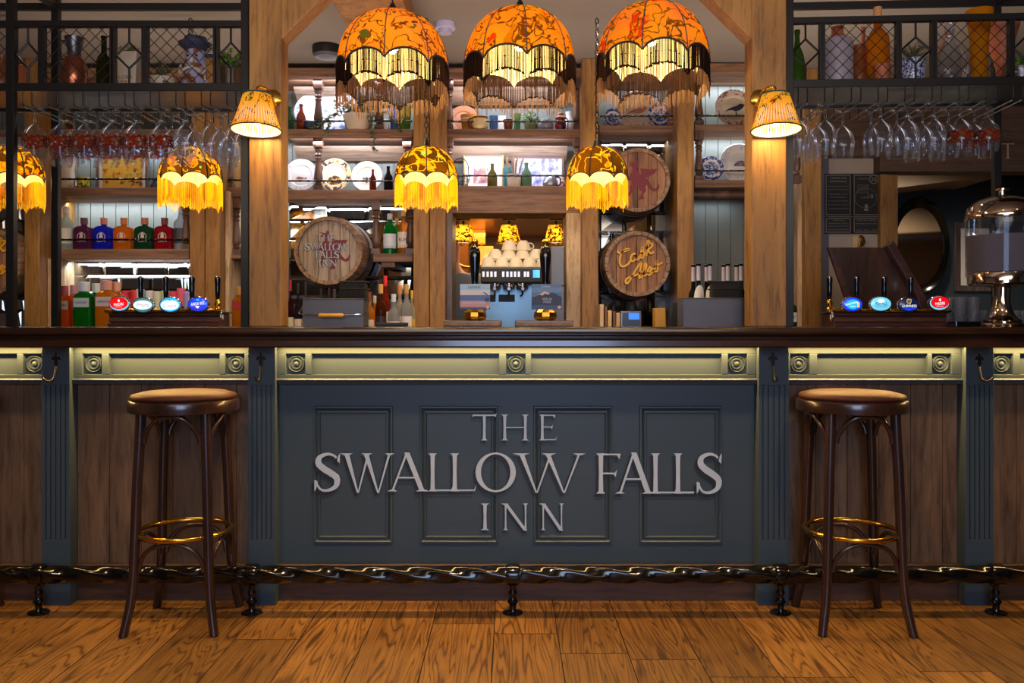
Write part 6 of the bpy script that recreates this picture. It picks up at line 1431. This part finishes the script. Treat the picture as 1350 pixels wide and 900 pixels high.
tag(B().lathe([(.0001, 0), (.02, 0), (.02, .11), (.012, .13), (.012, .14), (.0001, .14)], (gx(186), DG+.02, zg1), 14).build('terracotta_bottle', 'terra', smooth=True), 'slim terracotta bottle behind the stone planter', 'bottle')
potted('grey-leaved trailing plant in a stone pot on the left gantry', 214, DG, 32, 26, 'stone', 50, 30, 'dullleaf', zg1, 41, 260, trail=[[(0, 0, 0), (14, -.04, -6), (18, -.05, -26)], [(0, 0, 0), (8, -.05, -4), (6, -.055, -24)]])
# face jug
t = thing('toby_jug', 'blue and brown face jug with curled moustache and hat on the left gantry', 'jug', (gx(258), DG, zg1)); h = Z(50, DG)-zg1; r = .062
B().lathe([(.0001, 0), (r*.9, 0), (r*1.1, h*.1), (r*.8, h*.3), (r*.72, h*.5), (r*.68, h*.72), (r*.6, h*.8), (.0001, h*.8)], n=28).build('body', pat('jug_glaze', S(150, 150, 176), S(120, 70, 44), 26, .55), t, smooth=True)
B().lathe([(r*.7, h*.78), (r*1.1, h*.86), (r*1.15, h*.9), (r*.8, h*.92), (r*.75, h*1.0), (.0001, h*1.0)], n=28).build('hat', mat('blue_black_glaze', S(60, 62, 84), .25), t, smooth=True)
b = B(); b.sphere((0, -r*.78, h*.58), r*.17, 8, 1.3)
for s in (-1, 1): b.tube(catmull([(0, -r*.85, h*.46), (s*r*.4, -r*.95, h*.42), (s*r*.75, -r*.8, h*.36), (s*r*.9, -r*.6, h*.44), (s*r*.7, -r*.7, h*.50)], 4), r*.10, 6)
b.build('nose_and_moustache', 'stone', t, smooth=True); b = B()
for s in (-1, 1): b.sphere((s*r*.3, -r*.68, h*.66), r*.09, 6)
b.build('eyes', 'black', t); handle(t, r, h, .2, .7, 1, 'ink_bird', .5, .14)
potted('bright-leaved plant in a dark metal pot next to the left oak pillar', 305, DG, 30, 38, mat('zinc_pot', S(90, 74, 60), .4, .5), 56, 40, 'fern', zg1, 51, 220, ls=.018)
tag(B().lathe([(.0001, 0), (.024, 0), (.026, .1), (.016, .14), (.0001, .145)], (gx(28), DG, zg1), 16).build('terracotta_bottle', 'terra', smooth=True), 'short terracotta bottle at the left end of the left gantry', 'bottle')
turned('brown_jar', 'brown glazed jar behind the lattice at the left edge', 'jar', 3, 0, DG, 55, 26, JUG, 'brownj', zb=zg1)
# right gantry
zg2 = Z(117, 3.5)+.022
def rt(*a, **k): k['z'] = zg2; return gt(*a, **k)
bottle('green glass bottle at the left end of the right gantry', 1051, 0, 3.64, (Z(40, 3.64)-zg2)*F/3.64, 19, 'beer', (70, 110, 34), None, None, op=.65, zb=zg2)
t, r, h = rt('stoneware_flagon', 'large grey stoneware flagon with orange shoulder on the right gantry', 'flagon', 1104, 36, 40, [(.0, 0), (.95, 0), (1, .04), (1, .72), (.92, .80), (.5, .86), (.36, .9), (.38, 1), (.0, 1)], mat('grey_stoneware', S(146, 134, 142), .4), D=3.64); B().lathe([(r*.93, h*.795), (r*.5, h*.865), (r*.37, h*.905), (r*.39, h*1.003), (.0001, h*1.004)], n=28).build('orange_shoulder', 'terra', t, smooth=True)
t, r, h = rt('brown_jug', 'dark brown glazed jug behind the flagon', 'jug', 1132, 60, 24, JUG, 'brownj', D=3.70); handle(t, r, h, .5, .95, -1, 'brownj', .5, .2)
t, r, h = rt('cruet_bottle', 'wicker-handled brown bottle above the brown jug', 'bottle', 1138, 36, 15, [(.0, 0), (.9, 0), (1, .5), (.4, .75), (.3, .9), (.45, 1), (.0, 1)], 'terra', D=3.78)
bottle('tall amber glass demijohn with brass stopper on the right gantry', 1157, 0, 3.66, (Z(10, 3.66)-zg2)*F/3.66, 30, 'squat', (226, 140, 10), None, (190, 130, 80), op=.6, zb=zg2)
t, r, h = rt('terracotta_bowl', 'low terracotta bowl in front of the amber demijohn', 'bowl', 1163, 86, 22, POT, 'terra', D=3.59)
potted('leafy plant in a blue and white diamond-patterned pot on the right gantry', 1203, 3.66, 34, 44, pat('diamond_pot', S(196, 200, 226), S(50, 54, 90), 110, .5), 50, 34, 'dullleaf', zg2, 61, 220, ls=.016)
t, r, h = rt('glass_decanter', 'big clear glass decanter with ball stopper in a wicker handle', 'decanter', 1252, 40, 46, [(.0, 0), (.8, 0), (.98, .2), (1, .4), (.8, .6), (.4, .78), (.24, .9), (.3, 1), (.26, 1), (.2, .9), (.0, .88)], 'clear', D=3.66); B().sphere((0, 0, h*1.05), r*.28, 10).build('ball_stopper', 'clear', t, smooth=True); B().tube(catmull([(-r*.9, 0, h*.2), (-r*.85, -.01, h*.55), (-r*.3, -.02, h*.9), (0, 0, h*.98)], 5), .004, 6).build('wicker_handle', 'terra', t)
rt('gold_glass_vase', 'tall flared golden glass vase on the right gantry', 'vase', 1291, 14, 34, [(.0, 0), (.4, 0), (.5, .1), (.62, .4), (.7, .7), (1, 1), (.95, 1), (.6, .7), (.0, .1)], gm((226, 150, 20), .7), D=3.68)
rt('copper_funnel', 'wide copper funnel vase behind the golden vase', 'vase', 1320, 32, 44, [(.0, 0), (.35, 0), (.3, .4), (.55, .6), (1, 1), (.95, 1), (.4, .6), (.0, .4)], 'terra', D=3.74)
potted('green trailing plant in a patterned bowl at the right edge of the gantry', 1344, 3.62, 34, 30, pat('bowl_pattern', S(150, 170, 190), S(80, 50, 50), 40, .5), 40, 26, 'fern', zg2, 71, 120, ls=.02)

# ================================================================ CEILING DEVICES AND THE SIDE ROOM
Dc = 4.55; t = thing('smoke_alarm', 'black round alarm on the ceiling left of the big lamps', 'alarm', (X(431, Dc), Dc, 2.6)); B().lathe([(.074, 0), (.078, -.012), (.076, -.045), (.0001, -.046)], n=32).build('body', 'black', t, smooth=True); B().lathe([(.066, -.046), (.06, -.062), (.03, -.066), (.0001, -.067)], n=32).build('cover', mat('grey_plastic', S(96, 94, 98), .3), t, smooth=True)
Dc = 4.15; t = thing('smoke_alarm', 'small white smoke alarm on the ceiling between the big lamps', 'alarm', (X(587, 4.2), 4.2, 2.6)); B().lathe([(.048, 0), (.05, -.03), (.0001, -.031)], n=28).build('body', mat('white_plastic', S(196, 190, 214), .4), t, smooth=True); B().lathe([(.036, -.031), (.032, -.052), (.0001, -.053)], n=28).build('sensor_cap', mat('white_plastic_2', S(170, 164, 190), .4), t, smooth=True)
tag(B().box(-.752, -.451, 3.57, 4.82, 2.48, 2.6).build('ceiling_beam', 'oak', bevel=.004), 'wide oak ceiling beam running back above the leftmost big lamp', 'beam')

# notices
M['notice'] = mat('notice_board', S(30, 28, 27), .5); M['notice_ink'] = mat('notice_gold', S(150, 132, 104), .6)
DN = YB-.012
def notice(px0, px1, py0, py1, label, fn):
    x0, x1, z1, z0 = X(px0, DN), X(px1, DN), Z(py0, DN), Z(py1, DN); t = thing('notice', label, 'notice', ((x0+x1)/2, DN, z0), 0, 'black notices on the cream wall'); w, h = x1-x0, z1-z0
    nb = B().box(-w/2, w/2, 0, .012, 0, h).build('board', 'notice', t)
    b = B(); e = .008; g = .003
    for a in ((-w/2+e, w/2-e, e, e+g), (-w/2+e, w/2-e, h-e-g, h-e)): b.box(a[0], a[1], -.001, 0, a[2], a[3])
    for a in ((-w/2+e, -w/2+e+g), (w/2-e-g, w/2-e)): b.box(a[0], a[1], -.001, 0, e, h-e)
    b.build('border', 'notice_ink', t); b = B(); fn(b, w, h); b.build('notice_lettering', 'notice_ink', nb)
def lines(b, ls):
    for tx, z, w, h in ls: text_mesh(b, tx, 0, z, w, h, -.0012)
notice(1087, 1123, 229, 285, 'tall black notice headed under age drinking, top left of the four', lambda b, w, h: lines(b, [('UNDER AGE', h*.90, w*.6, .010), ('DRINKING', h*.82, w*.6, .010), ('IT IS AN OFFENCE FOR ANY', h*.70, w*.75, .006), ('PERSON UNDER THE AGE OF', h*.63, w*.75, .006), ('CHALLENGE 18 TO', h*.52, w*.7, .007), ('BUY ALCOHOL', h*.45, w*.55, .008), ('IN LICENSED PREMISES', h*.36, w*.75, .006), ('OR TO ATTEMPT TO DO SO', h*.27, w*.75, .006), ('THANK YOU FOR YOUR HELP', h*.18, w*.75, .006)]))
def n25(b, w, h):
    text_mesh(b, 'CHALLENGE', -w*.14, h*.885, w*.38, .008, -.0012); text_mesh(b, '25', w*.27, h*.87, w*.2, .022, -.0016)
    b.lathe([(w*.145, -.0012), (w*.165, -.0012), (w*.165, -.0002)], (w*.27, 0, h*.87), 28, 'y', cap=False)
    b.lathe([(w*.40, -.0010), (w*.41, -.0010), (w*.41, -.0002)], (-w*.02, 0, h*.43), 40, 'y', cap=False, sy=.9)
    for k, tx in enumerate(('IF YOU ARE', 'LUCKY ENOUGH', 'TO LOOK UNDER 25', 'YOU WILL BE ASKED', 'TO PROVE YOU ARE')): text_mesh(b, tx, -w*.12, h*(.73-.045*k), w*.42, .006, -.0012)
    text_mesh(b, 'OVER', -w*.08, h*.44, w*.24, .010, -.0012); text_mesh(b, '18', w*.16, h*.47, w*.2, .026, -.0012)
    b.lathe([(.0001, -.0012), (.009, -.0012), (.009, -.0002)], (w*.0, 0, h*.24), 16, 'y', sy=1.3); b.box(-.012, .012, -.0012, 0, h*.13, h*.18)
notice(1124, 1160, 229, 285, 'tall black notice with 25 in a ring and over 18, top right of the four', n25)
notice(1087, 1123, 286, 308, 'small black notice, lower left of the four', lambda b, w, h: lines(b, [('WEIGHTS AND', h*.80, w*.4, .006), ('MEASURES ACT SPIRITS', h*.62, w*.7, .006), ('ARE SOLD IN QUANTITIES', h*.45, w*.75, .006), ('OF 25 ML OR MULTIPLES', h*.25, w*.75, .006)]))
notice(1124, 1160, 286, 308, 'small black notice, lower right of the four', lambda b, w, h: lines(b, [('THIS IS THE LICENSED', h*.80, w*.7, .006), ('PREMISES OF THE INN', h*.60, w*.75, .006), ('OPEN    DAILY    LATE', h*.22, w*.75, .006)]))
t = thing('bottle_opener', 'small brass wall-mounted bottle opener on a wooden plate under the notices', 'bottle opener', (X(1132, DN), YB-.014, Z(326, DN))); B().box(-.04, .01, 0, .012, -.01, .07).build('plate', 'pine', t, bevel=.002)
B().prism([(-.012, 0), (.02, .005), (.03, .03), (.022, .06), (.004, .075), (-.008, .06), (.004, .05), (-.006, .03)], -.03, -.002).build('brass_head', 'brass', t, bevel=.003)

# lifted bar flap
t = thing('lifted_bar_flap', 'dark wooden bar flap propped open at a slant behind the right beer font', 'bar flap', (0, 0, 0))
Df = 3.95; P = [(1092, 326), (1174, 326), (1216, 392), (1231, 458), (1134, 458), (1116, 392)]
R0 = Matrix.Translation((X(1155, Df), Df, 0)) @ Matrix.Rotation(radians(-10), 4, 'X') @ Matrix.Translation((-X(1155, Df), -Df, 0))
pts = [(X(p, Df), Z(q, Df)) for p, q in P]
B().prism(pts, Df, Df+.025).build('leaf', wood('flap_wood', S(40, 24, 18), S(66, 40, 28), S(96, 58, 40), axis='z', rough=.3, coat=.4, stretch=7), t, bevel=.003)
e = [(1170, 324), (1178, 317), (1184, 325), (1222, 392), (1238, 458), (1228, 458), (1210, 392)]
B().prism([(X(p, Df-.05), Z(q, Df-.05)) for p, q in e], Df-.05, Df-.001).build('edge_lipping', 'mahog', t, bevel=.004)
e = [(1092, 326), (1099, 326), (1124, 392), (1140, 458), (1132, 458), (1115, 392)]
B().prism([(X(p, Df-.03), Z(q, Df-.03)) for p, q in e], Df-.03, Df-.001).build('edge_lipping', 'mahog', t, bevel=.003)

# oval mirror
Dm = 7.095; t = thing('oval_mirror', 'oval wall mirror with broad black moulded frame in the side room', 'mirror', (X(1215, Dm), Dm, Z(326, Dm))); rx, rz = 36/F*Dm, 63/F*Dm
M['bright_mirror'] = mat('silvered_glass', S(214, 206, 190), .05, 1)
B().lathe([(1.0, .0), (1.02, -.03), (.98, -.055), (.90, -.045), (.84, -.03), (.80, -.02)], n=56, axis='y', cap=False).xf(Matrix.Diagonal((rx, 1, rz, 1))).build('frame', 'gloss', t, smooth=True)
B().lathe([(.0001, -.018), (.81, -.018)], n=56, axis='y', cap=False).xf(Matrix.Diagonal((rx, 1, rz, 1))).build('mirror_glass', 'bright_mirror', t)
t.rotation_euler = (0, 0, radians(-13)); t.location.y -= .055; t.location.x -= .055
picture('dark-framed pale print on the side room wall beside the drinks dispenser', 1258, 1312, 293, 7.086, Z(384, 7.086), 'dark_frame', scene_mat('art_d', [(.4, S(90, 96, 96)), (.6, S(170, 172, 166))], 0), fw=.05, inset=(.26, .2, .26, .2))
# drinks dispenser
Dd = 3.6; x = X(1321, Dd); t = thing('drinks_dispenser', 'tall glass drinks dispenser with domed chrome lid and pedestal on the bar', 'drinks dispenser', (x, Dd, CT)); z = lambda p: Z(p, Dd)-CT
q = lambda p: p/F*Dd
M['chromew'] = mat('warm_chrome', S(206, 186, 166), .09, 1)
B().lathe([(q(26), 0), (q(27), .008), (q(26), .014), (q(23), .018), (q(24), .026), (q(19), .034), (q(15), .05), (q(12), .08), (q(10.5), .11), (q(11), z(379)), (q(22), z(377))], n=36).build('pedestal', 'chromew', t, smooth=True)
B().lathe([(q(38), z(376)), (q(41), z(374)), (q(41.5), z(361)), (q(41), z(360))], n=44).build('lower_band', 'chromew', t, smooth=True)
B().lathe([(q(42), z(360)), (q(43.5), z(309)), (q(43.5), z(286))], n=44, cap=False).build('glass_cylinder', 'clear', t, smooth=True)
B().lathe([(.0001, z(359)), (q(40.5), z(359)), (q(42), z(311)), (.0001, z(311))], n=44).build('frosted_liquid', glass('cloudy_liquid', S(176, 160, 164), .7, .9, .1), t, smooth=True)
B().lathe([(q(43.8), z(290)), (q(44.5), z(288)), (q(43.5), z(281)), (q(40), z(272)), (q(32), z(265)), (q(18), z(260)), (q(7), z(258.5)), (q(4), z(257)), (q(4), z(252)), (q(8), z(251)), (q(8), z(249)), (.0001, z(249))], n=44).build('domed_lid', 'chromew', t, smooth=True)
B().sphere((q(10), -q(44), z(299)), q(6.5), 12).build('tap_knob', 'chromew', t, smooth=True)
B().tube([(q(10), -q(38), z(299)), (q(10), -q(46), z(299))], q(3), 10).build('tap_stem', 'chromew', t, smooth=True)
tag(B().box(X(1257, 3.55), X(1290, 3.55), 3.53, 3.60, CT, CT+.022).build('drip_tray', 'gloss', bevel=.003), 'black drip tray on the bar in front of the tumblers', 'tray')
# tumblers
def tumbler(label, px, D, lv, first=[None]):
    loc = (X(px, D), D, CT+lv*.058)
    if not first[0]:
        first[0] = thing('glass_tumbler', label, 'glass', loc, 0, 'stacked tumblers beside the drinks dispenser'); 
        B().lathe([(.0001, 0), (.021, 0), (.022, .003), (.027, .05), (.030, .070), (.0285, .070), (.0245, .05), (.019, .006), (.0001, .005)], n=20).build('glass_body', glass('tumbler_glass', S(226, 226, 230), .14, 1, .3, film=.6, rim=.7), first[0], smooth=True)
    else: dup(first[0], loc, None, label)
for lv in (0, 1):
    for i, px in enumerate((1246, 1264, 1282, 1298)):
        if i == 3 and lv == 1: continue
        tumbler('clear tumbler in the %s of the stack, %s from the left' % (['bottom layer', 'top layer'][lv], _ord[i]), px, 3.70, lv)
for i, px in enumerate((1338, 1347)): tumbler('clear tumbler right of the dispenser foot, %s of two' % ['left', 'right'][i], px, 3.72, 0)

# ================================================================ THE BARTENDER BEHIND THE HATCH
def skin_body(name, joints, edges, mat_, parent=None, root=0, sub=2):
    me = bpy.data.meshes.new(name); me.from_pydata([j[0] for j in joints], edges, []); o = bpy.data.objects.new(name, me); COL.objects.link(o); o.parent = parent
    sk = o.modifiers.new('skin', 'SKIN'); sk.use_smooth_shade = True
    for i, j in enumerate(joints):
        v = me.skin_vertices[0].data[i] if me.skin_vertices else None
        if v: v.radius = (j[1], j[2] if len(j) > 2 else j[1]); v.use_root = (i == root)
    ss = o.modifiers.new('sub', 'SUBSURF'); ss.levels = sub; ss.render_levels = sub
    me.materials.append(M[mat_] if isinstance(mat_, str) else mat_); return o
M['skin'] = mat('skin', S(196, 140, 120), .5); M['shirt'] = mat('grey_shirt', S(140, 144, 146), .8, var=.1); M['hair'] = mat('hair', S(70, 48, 36), .7)
def person():
    t = thing('person', 'person in a grey shirt standing behind the hatch, half hidden by the dark jamb', 'person', (X(596, 5.98), 5.98, 0), radians(0))
    J = [((0, 0, .95), .13, .10), ((0, 0, 1.15), .135, .10), ((0, .0, 1.36), .165, .10), ((0, 0, 1.46), .09, .07), ((0, -.01, 1.54), .052, .052), ((0, -.03, 1.60), .06, .07), ((0, -.035, 1.68), .074, .09), ((0, -.03, 1.75), .05, .06)]
    E = [(0, 1), (1, 2), (2, 3), (3, 4), (4, 5), (5, 6), (6, 7)]
    def chain(start, pts):
        p = start
        for q in pts: J.append(q); E.append((p, len(J)-1)); p = len(J)-1
        return p
    for s in (-1, 1):
        chain(0, [((s*.095, 0, .86), .085), ((s*.10, -.01, .50), .058), ((s*.10, .01, .28), .052), ((s*.10, .02, .09), .036), ((s*.11, -.10, .04), .036, .03)])
        w = chain(2, [((s*.165, 0, 1.41), .062), ((s*.25, -.04, 1.16), .046), ((s*.24, -.22, 1.08), .038), ((s*.20, -.40, 1.12), .026), ((s*.19, -.45, 1.13), .03, .02)])
        for k in range(4): chain(w, [((s*(.165+.016*k), -.49, 1.135), .0095), ((s*(.165+.016*k), -.525+.004*abs(k-1), 1.125), .0085), ((s*(.165+.016*k), -.545+.004*abs(k-1), 1.10), .0075)])
        chain(w, [((s*.155, -.46, 1.12), .010), ((s*.145, -.49, 1.105), .008)])
    body = skin_body('body', J, E, 'skin', t)
    # clothing as a slightly larger surface over torso and sleeves
    C = [((0, 0, .86), .145, .115), ((0, 0, 1.0), .142, .112), ((0, 0, 1.18), .147, .112), ((0, 0, 1.36), .178, .112), ((0, 0, 1.455), .10, .08)]; E2 = [(0, 1), (1, 2), (2, 3), (3, 4)]
    for s in (-1, 1):
        C += [((s*.17, 0, 1.41), .074), ((s*.252, -.04, 1.16), .058), ((s*.242, -.2, 1.09), .05), ((s*.21, -.36, 1.11), .042)]; n = len(C); E2 += [(3, n-4), (n-4, n-3), (n-3, n-2), (n-2, n-1)]
    skin_body('shirt', C, E2, 'shirt', t)
    Tt = [((0, 0, .96), .14, .115), ((0, 0, .88), .14, .11)]; E3 = [(0, 1)]
    for s in (-1, 1): Tt += [((s*.097, 0, .8), .095), ((s*.10, -.01, .5), .07), ((s*.10, .01, .26), .062), ((s*.10, .02, .10), .055)]; n = len(Tt); E3 += [(1, n-4), (n-4, n-3), (n-3, n-2), (n-2, n-1)]
    skin_body('trousers', Tt, E3, 'black', t)
    b = B(); vs, fs = [], []
    for i in range(9):
        th = i/8*pi*.62
        for k in range(20):
            a = 2*pi*k/20; r_ = .088*sin(th) if i else .001
            cut = .03 if sin(a) < -.3 and i > 4 else 0
            vs.append((r_*cos(a)*.95, -.02+r_*sin(a)*1.12+cut, 1.70+.10*cos(th)))
    for i in range(8):
        for k in range(20): fs.append((i*20+k, i*20+(k+1) % 20, (i+1)*20+(k+1) % 20, (i+1)*20+k))
    b.add(vs, fs).build('hair', 'hair', t, smooth=True)
    f = B(); f.lathe([(.0001, -.022), (.008, -.014), (.013, 0), (.0001, .006)], (0, -.122, 1.66), 8); f.build('nose', 'skin', t, smooth=True)
    f = B()
    for s in (-1, 1): f.sphere((s*.03, -.108, 1.685), .011, 8)
    f.build('eyes', 'white', t, smooth=True); f = B()
    for s in (-1, 1): f.sphere((s*.03, -.118, 1.685), .005, 6)
    f.build('pupils', 'black', t); B().tube([(-.022, -.112, 1.622), (0, -.119, 1.620), (.022, -.112, 1.622)], .005, 6).build('mouth', mat('lips', S(170, 96, 88), .5), t)
    f = B()
    for s in (-1, 1): f.lathe([(.0001, -.006), (.014, -.004), (.016, .004), (.0001, .006)], (s*.078, -.03, 1.68), 10, 'x', sy=1.6)
    f.build('ears', 'skin', t, smooth=True)
    for s in (-1, 1): B().box(s*.105-.045, s*.105+.045, -.16, .09, 0, .07).build('shoe', 'gloss', t, bevel=.02, seg=3)
person()
